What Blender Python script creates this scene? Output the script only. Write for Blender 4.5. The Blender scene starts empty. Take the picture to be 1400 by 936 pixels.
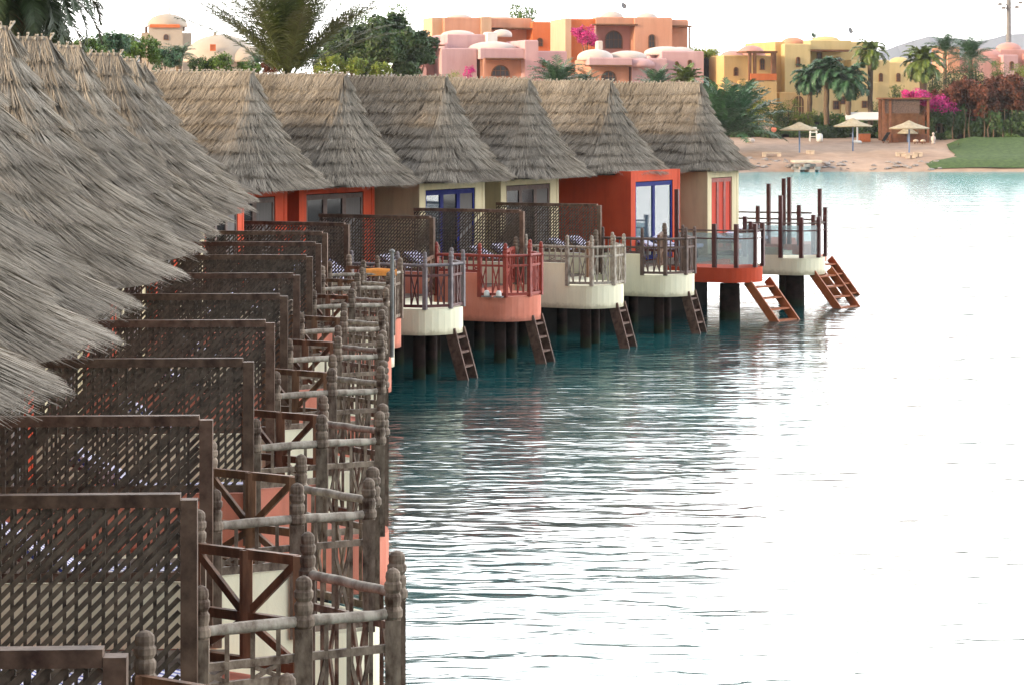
import bpy, math, random
import numpy as np
from mathutils import Vector, Matrix
R = math.radians
rnd = random.Random(7)
S = bpy.context.scene
COL = S.collection
F = 3500.0; CX = 700.0; HY = 157.0; HC = 5.6     # focal length in photo px, centre x, horizon y, eye height

def at(x, y, d):                 # point at distance d seen at photo position x,y
    return Vector(((x-CX)*d/F, d, HC-(y-HY)*d/F))

# ------------------------------------------------------------------ materials
def nodes(name):
    m = bpy.data.materials.new(name); m.use_nodes = True
    nt = m.node_tree; b = nt.nodes['Principled BSDF']
    return m, nt, b
def N(nt, t, **kw):
    n = nt.nodes.new(t)
    for k, v in kw.items():
        if k in n.inputs: n.inputs[k].default_value = v
        else: setattr(n, k, v)
    return n
def mat(name, col, rough=.8, scale=6., amt=.25, bump=.0, bscale=None, stretch=(1,1,1), patch=0, streak=0, tide=None, col2=None, spec=.3, tint=False, objvar=.0, metal=0):
    m, nt, b = nodes(name); L = nt.links.new
    tc = N(nt, 'ShaderNodeTexCoord'); mp = N(nt, 'ShaderNodeMapping'); mp.inputs['Scale'].default_value = stretch
    L(tc.outputs['Object'], mp.inputs[0])
    nz = N(nt, 'ShaderNodeTexNoise', Scale=scale, Detail=5.0, Roughness=.6); L(mp.outputs[0], nz.inputs['Vector'])
    rp = N(nt, 'ShaderNodeValToRGB')
    rp.color_ramp.elements[0].position = .3; rp.color_ramp.elements[1].position = .7
    c2 = col2 or tuple(min(1, c*(1+amt)) for c in col)
    c1 = tuple(c*(1-amt) for c in col) if not col2 else col
    rp.color_ramp.elements[0].color = (*c1, 1); rp.color_ramp.elements[1].color = (*c2, 1)
    L(nz.outputs['Fac'], rp.inputs[0]); out = rp.outputs[0]
    if tint:
        a = N(nt, 'ShaderNodeAttribute', attribute_name='tint')
        mx = N(nt, 'ShaderNodeMix', data_type='RGBA', blend_type='MULTIPLY'); mx.inputs['Factor'].default_value = 1
        L(out, mx.inputs[6]); L(a.outputs['Color'], mx.inputs[7]); out = mx.outputs[2]
    def mul(out, fac, lo, hi, a, b_):
        mr = N(nt, 'ShaderNodeMapRange'); mr.inputs[1].default_value = a; mr.inputs[2].default_value = b_; mr.inputs[3].default_value = lo; mr.inputs[4].default_value = hi; L(fac, mr.inputs[0])
        vs = N(nt, 'ShaderNodeVectorMath', operation='SCALE'); L(out, vs.inputs[0]); L(mr.outputs[0], vs.inputs['Scale']); return vs.outputs[0]
    if patch:
        oi = N(nt, 'ShaderNodeObjectInfo'); mm = N(nt, 'ShaderNodeMath', operation='MULTIPLY'); mm.inputs[1].default_value = 37; L(oi.outputs['Random'], mm.inputs[0])
        pn = N(nt, 'ShaderNodeTexNoise', noise_dimensions='4D', Scale=.8, Detail=4.0); L(tc.outputs['Object'], pn.inputs['Vector']); L(mm.outputs[0], pn.inputs['W']); out = mul(out, pn.outputs[0], 1-patch, 1+patch*.7, .3, .7)
    if streak:
        m3 = N(nt, 'ShaderNodeMapping'); m3.inputs['Scale'].default_value = (streak, streak, streak*.12); L(tc.outputs['Object'], m3.inputs[0])
        sn = N(nt, 'ShaderNodeTexNoise', Scale=1.0, Detail=6.0, Roughness=.65); L(m3.outputs[0], sn.inputs['Vector']); out = mul(out, sn.outputs[0], .87, 1.03, .3, .55)
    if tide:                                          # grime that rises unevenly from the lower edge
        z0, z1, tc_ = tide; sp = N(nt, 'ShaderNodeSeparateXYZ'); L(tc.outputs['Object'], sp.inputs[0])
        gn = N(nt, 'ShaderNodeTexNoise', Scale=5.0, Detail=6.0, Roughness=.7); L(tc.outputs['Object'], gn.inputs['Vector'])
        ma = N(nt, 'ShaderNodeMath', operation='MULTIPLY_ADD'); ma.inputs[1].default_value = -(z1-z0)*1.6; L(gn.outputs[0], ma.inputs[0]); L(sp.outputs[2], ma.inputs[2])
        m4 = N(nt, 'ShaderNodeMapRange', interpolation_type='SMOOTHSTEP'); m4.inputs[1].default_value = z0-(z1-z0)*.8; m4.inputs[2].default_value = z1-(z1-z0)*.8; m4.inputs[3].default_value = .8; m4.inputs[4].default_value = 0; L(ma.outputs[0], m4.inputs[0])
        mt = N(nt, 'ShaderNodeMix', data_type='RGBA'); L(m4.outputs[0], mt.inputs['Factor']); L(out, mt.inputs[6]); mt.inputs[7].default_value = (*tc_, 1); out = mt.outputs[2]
    if objvar:
        oi = N(nt, 'ShaderNodeObjectInfo'); mr = N(nt, 'ShaderNodeMapRange'); mr.inputs[3].default_value = 1-objvar; mr.inputs[4].default_value = 1+objvar
        L(oi.outputs['Random'], mr.inputs[0]); hs = N(nt, 'ShaderNodeHueSaturation'); L(mr.outputs[0], hs.inputs['Value']); L(out, hs.inputs['Color']); out = hs.outputs[0]
    L(out, b.inputs['Base Color'])
    b.inputs['Roughness'].default_value = rough; b.inputs['Specular IOR Level'].default_value = spec; b.inputs['Metallic'].default_value = metal
    if bump:
        bp = N(nt, 'ShaderNodeBump', Strength=.6, Distance=bump)
        n2 = N(nt, 'ShaderNodeTexNoise', Scale=bscale or scale*3, Detail=6.0); L(mp.outputs[0], n2.inputs['Vector'])
        L(n2.outputs['Fac'], bp.inputs['Height']); L(bp.outputs[0], b.inputs['Normal'])
    return m
M = {}
M['thatch'] = mat('thatch', (.27,.24,.20), .9, 1.3, col2=(.40,.365,.315), spec=.15, tint=True, objvar=.08, patch=.28)
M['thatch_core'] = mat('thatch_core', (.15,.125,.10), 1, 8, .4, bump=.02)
M['ridge_stalk'] = mat('ridge_stalk', (.36,.32,.26), .9, 9, .2, spec=.1)
M['grey_wood'] = mat('grey_wood', (.045,.022,.013), .75, 13, col2=(.31,.24,.18), bump=.006, bscale=40, stretch=(1,1,.5), objvar=.2)
M['pale_wood'] = mat('pale_lit_weathered_wood', (.16,.12,.09), .75, 14, col2=(.52,.46,.38), bump=.005, bscale=40, stretch=(1,1,.5), objvar=.12)  # paler copy of the grey wood; near top rails carry top light in it
M['brown_wood'] = mat('brown_wood', (.05,.024,.014), .6, 9, col2=(.24,.12,.065), bump=.004, bscale=30, stretch=(1,1,.25), objvar=.15)
M['lattice_wood'] = mat('lattice_wood', (.045,.034,.026), .7, 9, col2=(.15,.115,.085), bump=.003, objvar=.2)
M['frame_wood'] = mat('frame_wood', (.045,.022,.014), .7, 7, col2=(.20,.125,.085), bump=.003, objvar=.25)
M['red_wood'] = mat('red_wood', (.20,.03,.022), .5, 6, col2=(.34,.055,.035), bump=.003)
M['maroon_wood'] = mat('maroon_wood', (.06,.018,.018), .45, 6, col2=(.11,.03,.028), bump=.002)
M['dark_wood'] = mat('dark_wood', (.07,.045,.038), .6, 6, col2=(.17,.11,.09), bump=.003)
M['slate_wood'] = mat('slate_wood', (.13,.11,.12), .6, 6, col2=(.26,.22,.22), bump=.003)
M['stair_wood'] = mat('stair_wood', (.30,.085,.03), .5, 5, col2=(.42,.13,.05), bump=.003)
M['hut_wood'] = mat('hut_wood', (.14,.055,.03), .7, 3, col2=(.24,.10,.055))
M['old_stair'] = mat('old_stair', (.05,.024,.017), .7, 9, col2=(.19,.105,.075), bump=.004)
M['pile'] = mat('pile', (.010,.008,.007), .9, 4, col2=(.035,.02,.017), spec=.1, bump=.01, tide=(.12,.34,(.02,.028,.014)))
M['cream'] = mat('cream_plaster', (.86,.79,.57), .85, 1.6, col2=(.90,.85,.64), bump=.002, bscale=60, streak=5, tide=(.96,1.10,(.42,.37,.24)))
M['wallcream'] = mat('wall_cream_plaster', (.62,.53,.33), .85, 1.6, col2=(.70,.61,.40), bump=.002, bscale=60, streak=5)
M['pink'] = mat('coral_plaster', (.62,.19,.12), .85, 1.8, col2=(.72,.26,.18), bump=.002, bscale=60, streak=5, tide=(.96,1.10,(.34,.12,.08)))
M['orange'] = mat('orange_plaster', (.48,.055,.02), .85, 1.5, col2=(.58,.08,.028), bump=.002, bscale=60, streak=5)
M['coping'] = mat('coping_plaster', (.66,.62,.52), .8, 3, .1)
M['deck'] = mat('deck_boards', (.2,.16,.13), .7, 4, .3, stretch=(1,12,1), bump=.003)
M['deck_shade'] = mat('underdeck_shade', (.012,.011,.010), 1, 1.5, .4, bump=.02, spec=.05)  # near black: shade below the decks put into the wall colour
M['blue_frame'] = mat('blue_paint', (.006,.012,.13), .6, 3, .1, spec=.1)
M['metal'] = mat('galvanised_metal', (.22,.22,.21), .6, 8, .25)
M['white_lamp'] = mat('white_enamel', (.75,.75,.73), .4, 8, .05)
M['dark'] = mat('interior_shade', (.02,.018,.018), .9, 3, .3)
M['curtain'] = mat('grey_curtain', (.13,.12,.115), .9, 3, .2, stretch=(12,12,.3))
M['red_curtain'] = mat('red_curtain', (.52,.055,.03), .8, 3, .3, stretch=(10,10,.3))
M['towel'] = mat('orange_towel', (.75,.28,.06), .9, 12, .15)
M['trunk'] = mat('palm_bark', (.13,.09,.06), .95, 10, .45, bump=.03, stretch=(1,1,3))
M['leaf'] = mat('leaf_mid', (.07,.14,.025), .6, 2, .3, tint=True, spec=.3)
M['leaf_dark'] = mat('leaf_dark', (.035,.07,.022), .6, 2, .3, tint=True, spec=.3)
M['leaf_light'] = mat('leaf_light', (.16,.22,.035), .6, 2, .3, tint=True, spec=.3)
M['leaf_blue'] = mat('leaf_bluegreen', (.05,.12,.065), .6, 2, .3, tint=True, spec=.3)
M['leaf_red'] = mat('leaf_russet', (.10,.034,.02), .7, 2, .4, tint=True)
M['magenta'] = mat('magenta_bracts', (.48,.03,.22), .7, 2, .3, tint=True)
M['frond'] = mat('frond_green', (.10,.15,.03), .5, 1, .3, tint=True, spec=.4)
M['frond_blue'] = mat('frond_blue_green', (.04,.11,.055), .5, 1, .3, tint=True, spec=.4)
M['frond_olive'] = mat('frond_olive', (.05,.075,.02), .5, 1, .3, tint=True, spec=.3)
M['frond_dark'] = mat('frond_dark', (.03,.055,.022), .5, 1, .3, tint=True, spec=.4)
M['hpink'] = mat('house_pink', (0.476,0.246,0.221), .9, .25, col2=(0.558,0.312,0.279), streak=.8)
M['hmauve'] = mat('house_mauve', (0.492,0.295,0.303), .9, .25, col2=(0.558,0.369,0.377), streak=.8)
M['hpeach'] = mat('house_peach', (0.508,0.238,0.156), .9, .25, col2=(0.574,0.303,0.205), streak=.8)
M['horange'] = mat('house_orange', (0.558,0.139,0.041), .9, .25, col2=(0.607,0.18,0.0656), streak=.8)
M['hyellow'] = mat('house_yellow', (0.541,0.41,0.197), .9, .25, col2=(0.607,0.476,0.246), streak=.8)
M['hgold'] = mat('house_gold', (0.558,0.353,0.148), .9, .25, col2=(0.59,0.41,0.197), streak=.8)
M['hpeach_sunlit'] = mat('house_peach_sunlit', (0.541,0.344,0.221), .9, .25, col2=(0.574,0.402,0.279), streak=.8)  # lighter peach for left end blocks, low sun put into the colour
M['hwhite'] = mat('house_white', (0.623,0.607,0.574), .9, .25, col2=(0.656,0.648,0.623), streak=.8)
M['dome'] = mat('dome_plaster', (.50,.43,.39), .8, .4, col2=(.58,.51,.47))
M['hall'] = mat('hall_plaster', (.40,.34,.28), .8, .4, col2=(.46,.40,.33))
M['beam'] = mat('house_beam', (.16,.075,.04), .8, 2, .3)
M['straw'] = mat('parasol_straw', (.36,.31,.22), .95, 3, .3, bump=.02, stretch=(1,1,4))
M['blue_pole'] = mat('blue_pole', (.16,.22,.36), .6, 3, .15)
M['stone'] = mat('shore_stone', (.28,.25,.24), .9, 1.5, .4, bump=.05)
M['pale_stone'] = mat('pale_stone', (.55,.45,.36), .9, 1.5, .2, bump=.02)
M['steel'] = mat('mast_steel', (.2,.2,.21), .6, 2, .2)
M['mountain'] = mat('mountain_rock', (.10,.11,.14), 1, .004, .3)
def glassy(name, col, rough=.05, ior=1.9):
    m, nt, b = nodes(name); b.inputs['Base Color'].default_value = (*col, 1); b.inputs['Roughness'].default_value = rough; b.inputs['IOR'].default_value = ior
    tc = N(nt, 'ShaderNodeTexCoord'); nz = N(nt, 'ShaderNodeTexNoise', Scale=1.2); bp = N(nt, 'ShaderNodeBump', Strength=.15, Distance=.02)
    nt.links.new(tc.outputs['Object'], nz.inputs['Vector']); nt.links.new(nz.outputs[0], bp.inputs['Height']); nt.links.new(bp.outputs[0], b.inputs['Normal'])
    return m
M['glass'] = glassy('door_glass', (.03,.06,.09), .05, 2.2)
M['dark_glass'] = glassy('shaded_glass', (.01,.012,.015), .2, 1.3)  # darkened copy of the door glass, holding the shade under the eaves
M['pane'] = glassy('house_glass', (.05,.05,.06), .15, 1.5)
def clear():
    m, nt, b = nodes('clear_panel'); nt.nodes.remove(b)
    tr = N(nt, 'ShaderNodeBsdfTransparent'); tr.inputs[0].default_value = (.72,.82,.84,1)
    gl = N(nt, 'ShaderNodeBsdfGlossy', Roughness=.08); df = N(nt, 'ShaderNodeBsdfDiffuse'); df.inputs[0].default_value = (.6,.66,.68,1)
    lw = N(nt, 'ShaderNodeFresnel', IOR=1.5); m1 = N(nt, 'ShaderNodeMixShader'); m2 = N(nt, 'ShaderNodeMixShader'); m1.inputs[0].default_value = .3
    L = nt.links.new; L(tr.outputs[0], m1.inputs[1]); L(df.outputs[0], m1.inputs[2]); L(lw.outputs[0], m2.inputs[0]); L(m1.outputs[0], m2.inputs[1]); L(gl.outputs[0], m2.inputs[2])
    L(m2.outputs[0], nt.nodes['Material Output'].inputs[0]); return m
M['clear'] = clear()
def striped():
    m, nt, b = nodes('striped_canvas'); L = nt.links.new
    tc = N(nt, 'ShaderNodeTexCoord'); w = N(nt, 'ShaderNodeTexWave', Scale=6.0, Distortion=.6); w.bands_direction = 'DIAGONAL'
    L(tc.outputs['Object'], w.inputs['Vector']); rp = N(nt, 'ShaderNodeValToRGB'); cr = rp.color_ramp; cr.interpolation = 'CONSTANT'
    cr.elements[0].color = (.04,.06,.30,1); cr.elements[1].position = .28; cr.elements[1].color = (.72,.72,.76,1)
    e = cr.elements.new(.62); e.color = (.42,.06,.14,1); e = cr.elements.new(.72); e.color = (.7,.7,.75,1)
    L(w.outputs['Fac'], rp.inputs[0]); L(rp.outputs[0], b.inputs['Base Color']); b.inputs['Roughness'].default_value = .9
    return m
M['stripe'] = striped()

def ground_mat():
    m, nt, b = nodes('sand_ground'); L = nt.links.new
    tc = N(nt, 'ShaderNodeTexCoord')
    n1 = N(nt, 'ShaderNodeTexNoise', Scale=.05, Detail=6.0); n2 = N(nt, 'ShaderNodeTexNoise', Scale=.9, Detail=6.0)
    L(tc.outputs['Object'], n1.inputs['Vector']); L(tc.outputs['Object'], n2.inputs['Vector'])
    r1 = N(nt, 'ShaderNodeValToRGB'); r1.color_ramp.elements[0].position = .35; r1.color_ramp.elements[1].position = .65
    r1.color_ramp.elements[0].color = (.30,.20,.145,1); r1.color_ramp.elements[1].color = (.42,.30,.225,1); L(n1.outputs[0], r1.inputs[0])
    mx = N(nt, 'ShaderNodeMix', data_type='RGBA', blend_type='OVERLAY'); mx.inputs['Factor'].default_value = .35
    L(r1.outputs[0], mx.inputs[6]); L(n2.outputs[0], mx.inputs[7]); L(mx.outputs[2], b.inputs['Base Color']); b.inputs['Roughness'].default_value = .95
    bp = N(nt, 'ShaderNodeBump', Strength=.7, Distance=.15); L(n2.outputs[0], bp.inputs['Height']); L(bp.outputs[0], b.inputs['Normal'])
    return m
M['sand'] = ground_mat()
def water_mat():
    m, nt, b = nodes('sea_water'); L = nt.links.new
    b.inputs['Base Color'].default_value = (.012,.085,.09,1); b.inputs['Roughness'].default_value = .10; b.inputs['IOR'].default_value = 1.45
    tc = N(nt, 'ShaderNodeTexCoord'); mp = N(nt, 'ShaderNodeMapping'); mp.inputs['Scale'].default_value = (.42, 1, 1); mp.inputs['Rotation'].default_value = (0,0,R(8)); L(tc.outputs['Object'], mp.inputs[0])
    a = N(nt, 'ShaderNodeTexNoise', Scale=2.5, Detail=2.0, Roughness=.5, Distortion=.6); c = N(nt, 'ShaderNodeTexNoise', Scale=.35, Detail=2.0)
    L(mp.outputs[0], a.inputs['Vector']); L(mp.outputs[0], c.inputs['Vector'])
    ad = N(nt, 'ShaderNodeMath', operation='MULTIPLY_ADD'); ad.inputs[1].default_value = 2.2; L(c.outputs[0], ad.inputs[0]); L(a.outputs[0], ad.inputs[2])
    bp = N(nt, 'ShaderNodeBump', Strength=1.0, Distance=.036); L(ad.outputs[0], bp.inputs['Height']); L(bp.outputs[0], b.inputs['Normal'])
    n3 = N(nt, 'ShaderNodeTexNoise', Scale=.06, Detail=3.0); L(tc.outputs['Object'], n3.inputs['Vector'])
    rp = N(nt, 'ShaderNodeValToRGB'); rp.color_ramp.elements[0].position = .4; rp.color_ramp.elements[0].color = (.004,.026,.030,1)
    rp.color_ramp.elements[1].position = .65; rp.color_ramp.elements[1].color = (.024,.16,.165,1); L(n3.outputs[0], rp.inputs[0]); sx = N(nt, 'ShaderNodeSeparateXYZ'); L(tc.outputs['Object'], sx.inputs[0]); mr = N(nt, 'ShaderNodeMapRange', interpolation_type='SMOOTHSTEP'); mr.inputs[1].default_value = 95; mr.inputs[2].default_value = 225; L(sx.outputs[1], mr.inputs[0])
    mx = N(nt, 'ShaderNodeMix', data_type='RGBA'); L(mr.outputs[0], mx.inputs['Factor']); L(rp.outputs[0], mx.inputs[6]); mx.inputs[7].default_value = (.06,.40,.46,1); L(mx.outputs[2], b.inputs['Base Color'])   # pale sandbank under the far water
    return m
M['water'] = water_mat()
M['lawn'] = mat('lawn_grass', (.02,.05,.008), .95, 2.2, col2=(.07,.12,.025), bump=.05)

# ------------------------------------------------------------------ mesh builder
class MB:
    def __init__(s): s.v = []; s.f = []; s.sm = []
    def add(s, vs, fs, smooth=False):
        b = len(s.v); s.v += [tuple(v) for v in vs]
        for f in fs: s.f.append(tuple(b+i for i in f)); s.sm.append(smooth)
    def box(s, lo, hi, mtx=None):
        x0,y0,z0 = lo; x1,y1,z1 = hi
        vs = [Vector(p) for p in ((x0,y0,z0),(x1,y0,z0),(x1,y1,z0),(x0,y1,z0),(x0,y0,z1),(x1,y0,z1),(x1,y1,z1),(x0,y1,z1))]
        if mtx: vs = [mtx @ v for v in vs]
        s.add(vs, [(3,2,1,0),(4,5,6,7),(0,1,5,4),(1,2,6,5),(2,3,7,6),(3,0,4,7)])
        return s
    def bar(s, a, b, w, h=None, up=(0,0,1)):         # rectangular bar between two points
        a = Vector(a); b = Vector(b); h = h or w; d = (b-a); L = d.length
        if L < 1e-6: return s
        d /= L; u = Vector(up)
        if abs(d.dot(u)) > .98: u = Vector((1,0,0))
        x = d.cross(u).normalized(); y = x.cross(d)
        vs = []
        for p in (a, b):
            for sx, sy in ((-1,-1),(1,-1),(1,1),(-1,1)): vs.append(p + x*(sx*w/2) + y*(sy*h/2))
        s.add(vs, [(3,2,1,0),(4,5,6,7),(0,1,5,4),(1,2,6,5),(2,3,7,6),(3,0,4,7)]); return s
    def tube(s, pts, r, n=8, caps=True):
        pts = [Vector(p) for p in pts]; rs = r if isinstance(r, (list, tuple)) else [r]*len(pts)
        vs = []; m = len(pts)
        for i, p in enumerate(pts):
            d = (pts[min(i+1,m-1)]-pts[max(i-1,0)]).normalized(); u = Vector((0,0,1)) if abs(d.z) < .95 else Vector((1,0,0))
            x = d.cross(u).normalized(); y = x.cross(d)
            for k in range(n): vs.append(p + (x*math.cos(2*math.pi*k/n)+y*math.sin(2*math.pi*k/n))*rs[i])
        fs = [(i*n+k, i*n+(k+1)%n, (i+1)*n+(k+1)%n, (i+1)*n+k) for i in range(m-1) for k in range(n)]
        s.add(vs, fs, True)
        if caps: s.add([vs[k] for k in range(n)], [tuple(range(n-1,-1,-1))]); s.add([vs[(m-1)*n+k] for k in range(n)], [tuple(range(n))])
        return s
    def lathe(s, c, prof, n=10, smooth=True):
        c = Vector(c); vs = [c+Vector((r*math.cos(2*math.pi*k/n), r*math.sin(2*math.pi*k/n), z)) for r, z in prof for k in range(n)]
        m = len(prof); fs = [(i*n+k, i*n+(k+1)%n, (i+1)*n+(k+1)%n, (i+1)*n+k) for i in range(m-1) for k in range(n)]
        fs.append(tuple((m-1)*n+k for k in range(n))); fs.append(tuple(range(n-1,-1,-1)))
        s.add(vs, fs, smooth); return s
    def prism(s, poly, axis_vec):                    # polygon (list of Vector) pushed along axis_vec
        poly = [Vector(p) for p in poly]; a = Vector(axis_vec); n = len(poly)
        vs = poly + [p+a for p in poly]
        s.add(vs, [tuple(range(n-1,-1,-1)), tuple(range(n,2*n))] + [(i,(i+1)%n,n+(i+1)%n,n+i) for i in range(n)]); return s
    def mesh(s, name, m):
        me = bpy.data.meshes.new(name); me.from_pydata(s.v, [], s.f); me.polygons.foreach_set('use_smooth', s.sm)
        if m: me.materials.append(M[m])
        me.update(); return me
def npmesh(name, V, Q, tint, m, smooth=False):
    me = bpy.data.meshes.new(name); nv = len(V); nf = len(Q); k = Q.shape[1]
    me.vertices.add(nv); me.vertices.foreach_set('co', V.astype(np.float32).ravel())
    me.loops.add(nf*k); me.loops.foreach_set('vertex_index', Q.astype(np.int32).ravel())
    me.polygons.add(nf); me.polygons.foreach_set('loop_start', np.arange(0, nf*k, k, dtype=np.int32)); me.polygons.foreach_set('loop_total', np.full(nf, k, dtype=np.int32))
    me.update(calc_edges=True)
    if tint is not None:
        at_ = me.color_attributes.new('tint', 'FLOAT_COLOR', 'POINT'); at_.data.foreach_set('color', tint.astype(np.float32).ravel())
    me.materials.append(M[m]); me.validate(); return me

def link(name, me, parent=None, m=None):
    o = bpy.data.objects.new(name, me); COL.objects.link(o)
    if parent: o.parent = parent
    if m and me.materials and me.materials[0] is not M[m]:
        o.material_slots[0].link = 'OBJECT'; o.material_slots[0].material = M[m]
    return o
def tag(o, label, cat, group=None, kind=None):
    if label: o['label'] = label
    if cat: o['category'] = cat
    if group: o['group'] = group
    if kind: o['kind'] = kind
    return o
def empty(name, loc, rz, label, cat, group=None):
    o = bpy.data.objects.new(name, None); COL.objects.link(o); o.location = loc; o.rotation_euler = (0,0,rz); o.empty_display_size = .2
    return tag(o, label, cat, group)
CACHE = {}
def part(name, key, fn, m, parent):                  # a part; its mesh is shared by every thing that asks for the same key
    if key not in CACHE:
        r = fn(); CACHE[key] = r.mesh(name, m) if isinstance(r, MB) else r
    return link(name, CACHE[key], parent, m)

# ------------------------------------------------------------------ thatched roof
ZRN, ZRF, ZE = 6.66, 6.58, 3.93; ZR = ZRF
def roof_geo(oe, oa, W, ob=-8.6, sc=2.1):
    ZR = ZRN if oa < -3.1 else ZRF
    run = oe-oa
    def P(h, sec, f):
        g = .42*h+.58*h*h; xf = oa+run*g
        z = ZR-(ZR-ZE)*(h**.97)
        w = W*g+.03
        bow = (1.25 if oa < -3.1 else .95)*g; th = (2*f-1)*1.35
        o_f = xf-bow*(1-np.cos(th))/(1-math.cos(1.35)); s_f = w*np.sin(th)/math.sin(1.35)
        o_s = ob+(xf-bow-ob)*f; s_s = w
        o = np.where(sec == 1, o_f, o_s); s_ = np.where(sec == 1, s_f, np.where(sec == 0, -s_s, s_s))
        return np.stack([o, sc+s_, z+0*o], -1)
    return P
def thatch_mesh(name, oe, oa, W, dens, wid, seed, courses=9, seg=2):
    P = roof_geo(oe, oa, W); g = np.random.default_rng(seed)
    H0=[]; H1=[]; SEC=[]; FF=[]; LEAN=[]; T=[]; LIFT=[]
    for c in range(courses):
        ha = c/courses; hb = (c+1)/courses
        gl = .42*hb+.58*hb*hb
        for sec in (0, 1, 2):
            ln = 2*W*gl+.1 if sec == 1 else (oa+(oe-oa)*gl+8.6)
            ntuft = max(6, int(ln*dens/6))
            tf = (np.arange(ntuft)+g.uniform(-.4,.4,ntuft))/ntuft
            ex = max(3, int(dens/14)); lo = g.uniform(0, .28/ln, ex); tf = np.concatenate([tf, 1-lo] if sec != 1 else [tf, lo, 1-lo]); ntuft = len(tf)
            tl = g.normal(0, .045, ntuft); tt = g.uniform(.86, 1.1, ntuft); te = g.normal(0, .011, ntuft)
            wavy = .018*np.sin(tf*ln*1.7+c*2.1+seed)+.012*np.sin(tf*ln*4.1+c)
            k = 6; idx = np.repeat(np.arange(ntuft), k); n = len(idx)
            f = np.clip(tf[idx]+g.normal(0, .5/ntuft, n), 0, 1)
            h1 = hb+.03+te[idx]*.7+wavy[idx]*.6+g.normal(0, .007, n); h0 = h1-(1.3/courses)*g.uniform(.8, 1.0, n)
            if c == 0: h0 = np.full(n, 0.0)
            H0.append(np.maximum(h0, 0)); H1.append(h1); SEC.append(np.full(n, sec)); FF.append(f)
            LEAN.append((tl[idx]+g.normal(0, .035, n)-(.05 if sec == 0 else 0))/ln); T.append(tt[idx]*g.uniform(.68, 1.3, n)); LIFT.append(g.uniform(.0, .05, n)+(.02 if c == courses-1 else 0))
    H0, H1, SEC, FF, LEAN, T, LIFT = [np.concatenate(a) for a in (H0,H1,SEC,FF,LEAN,T,LIFT)]
    n = len(H0)
    def pos(h, f):
        return P(np.clip(h, 0, 1.12), SEC, np.clip(f, 0, 1))
    fa = FF; fb = FF+LEAN*1.6
    a = pos(H0, fa); b = pos(H1, fb)
    e = 1e-3
    t1 = pos(H0, np.clip(fa+.004, 0, 1))-pos(H0, np.clip(fa-.004, 0, 1)); dn = b-a
    t1 /= np.linalg.norm(t1, axis=1, keepdims=True)+1e-9
    nr = np.cross(t1, dn); nr /= np.linalg.norm(nr, axis=1, keepdims=True)+1e-9
    nr *= np.where(nr[:, 2:3] < 0, -1, 1)
    near_hip = (((SEC != 1) & (FF > .975)) | ((SEC == 1) & ((FF < .05) | (FF > .95))))[:,None]
    sgn = np.where(SEC == 0, -1, np.where(SEC == 2, 1, np.where(FF < .5, -1, 1)))
    diag = np.stack([np.full(n,.75), sgn*.75, np.full(n,.3)], -1)
    nh_ = nr*.35+diag; nh_ /= np.linalg.norm(nh_, axis=1, keepdims=True); nr = np.where(near_hip, nh_, nr)
    wd = t1+nr*g.normal(0, .45, (n,1)); wd /= np.linalg.norm(wd, axis=1, keepdims=True)
    V = []; lev = np.linspace(0, 1, seg+1)
    wv = wid*g.uniform(.6, 1.4, (n,1))
    jit = g.normal(0, .008, (n,3))
    for i, q in enumerate(lev):
        c = pos(H0+(H1-H0)*q, fa+(fb-fa)*q)+nr*(.012+(LIFT[:,None]*.7+.10)*q**1.1)+jit*q
        if i == seg: c = c+nr*0
        ww = wv*(1-.45*q) * (1 if i < seg else .6)
        V.append(c-wd*ww/2); V.append(c+wd*ww/2)
    V = np.stack(V, 1).reshape(-1, 3); k = 2*(seg+1)
    base = np.arange(n)[:,None]*k
    Q = np.concatenate([base+np.array([[2*i,2*i+1,2*i+3,2*i+2]]) for i in range(seg)], 0)
    warm = g.uniform(0, 1, n)[:,None]
    blue = (np.sin(FF*9+H0*5+seed)*.5+.5)[:,None]*.10
    col = T[:,None]*np.array([[1.04,.99,.92]])*(1-warm*.3)+T[:,None]*np.array([[.94,.97,1.04]])*warm*.3
    col = col*(1-blue)+T[:,None]*np.array([[.80,.92,1.10]])*blue
    dk = (g.uniform(0,1,n) < .025)[:,None]; col = np.where(dk, col*.42, col)
    col = np.concatenate([col, np.ones((n,1))], 1); col = np.repeat(col, k, 0)
    return npmesh(name, V, Q, col, 'thatch')
def roof_core(oe, oa, W):
    ZR = (ZRN if oa < -3.1 else ZRF)-.03
    P = roof_geo(oe, oa, W); mb = MB(); nh = 10; nf = 8
    for sec in (0,1,2):
        vs = []
        for i in range(nh+1):
            for j in range(nf+1):
                p = P(np.array([i/nh]), np.array([sec]), np.array([j/nf]))[0]; vs.append((p[0], p[1], p[2]-.02))
        fs = [(i*(nf+1)+j, i*(nf+1)+j+1, (i+1)*(nf+1)+j+1, (i+1)*(nf+1)+j) for i in range(nh) for j in range(nf)]
        mb.add(vs, fs)
    # back gable + soffit
    w = W+.0
    mb.add([(-8.6,2.1-w,ZE),(-8.6,2.1+w,ZE),(-8.6,2.1,ZR)], [(0,1,2)])
    mb.add([(-8.6,2.1-w,ZE+.03),(-8.6,2.1+w,ZE+.03),(oe-.25,2.1+w-.2,ZE+.03),(oe-.25,2.1-w+.2,ZE+.03)], [(0,1,2,3)])
    return mb
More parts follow.
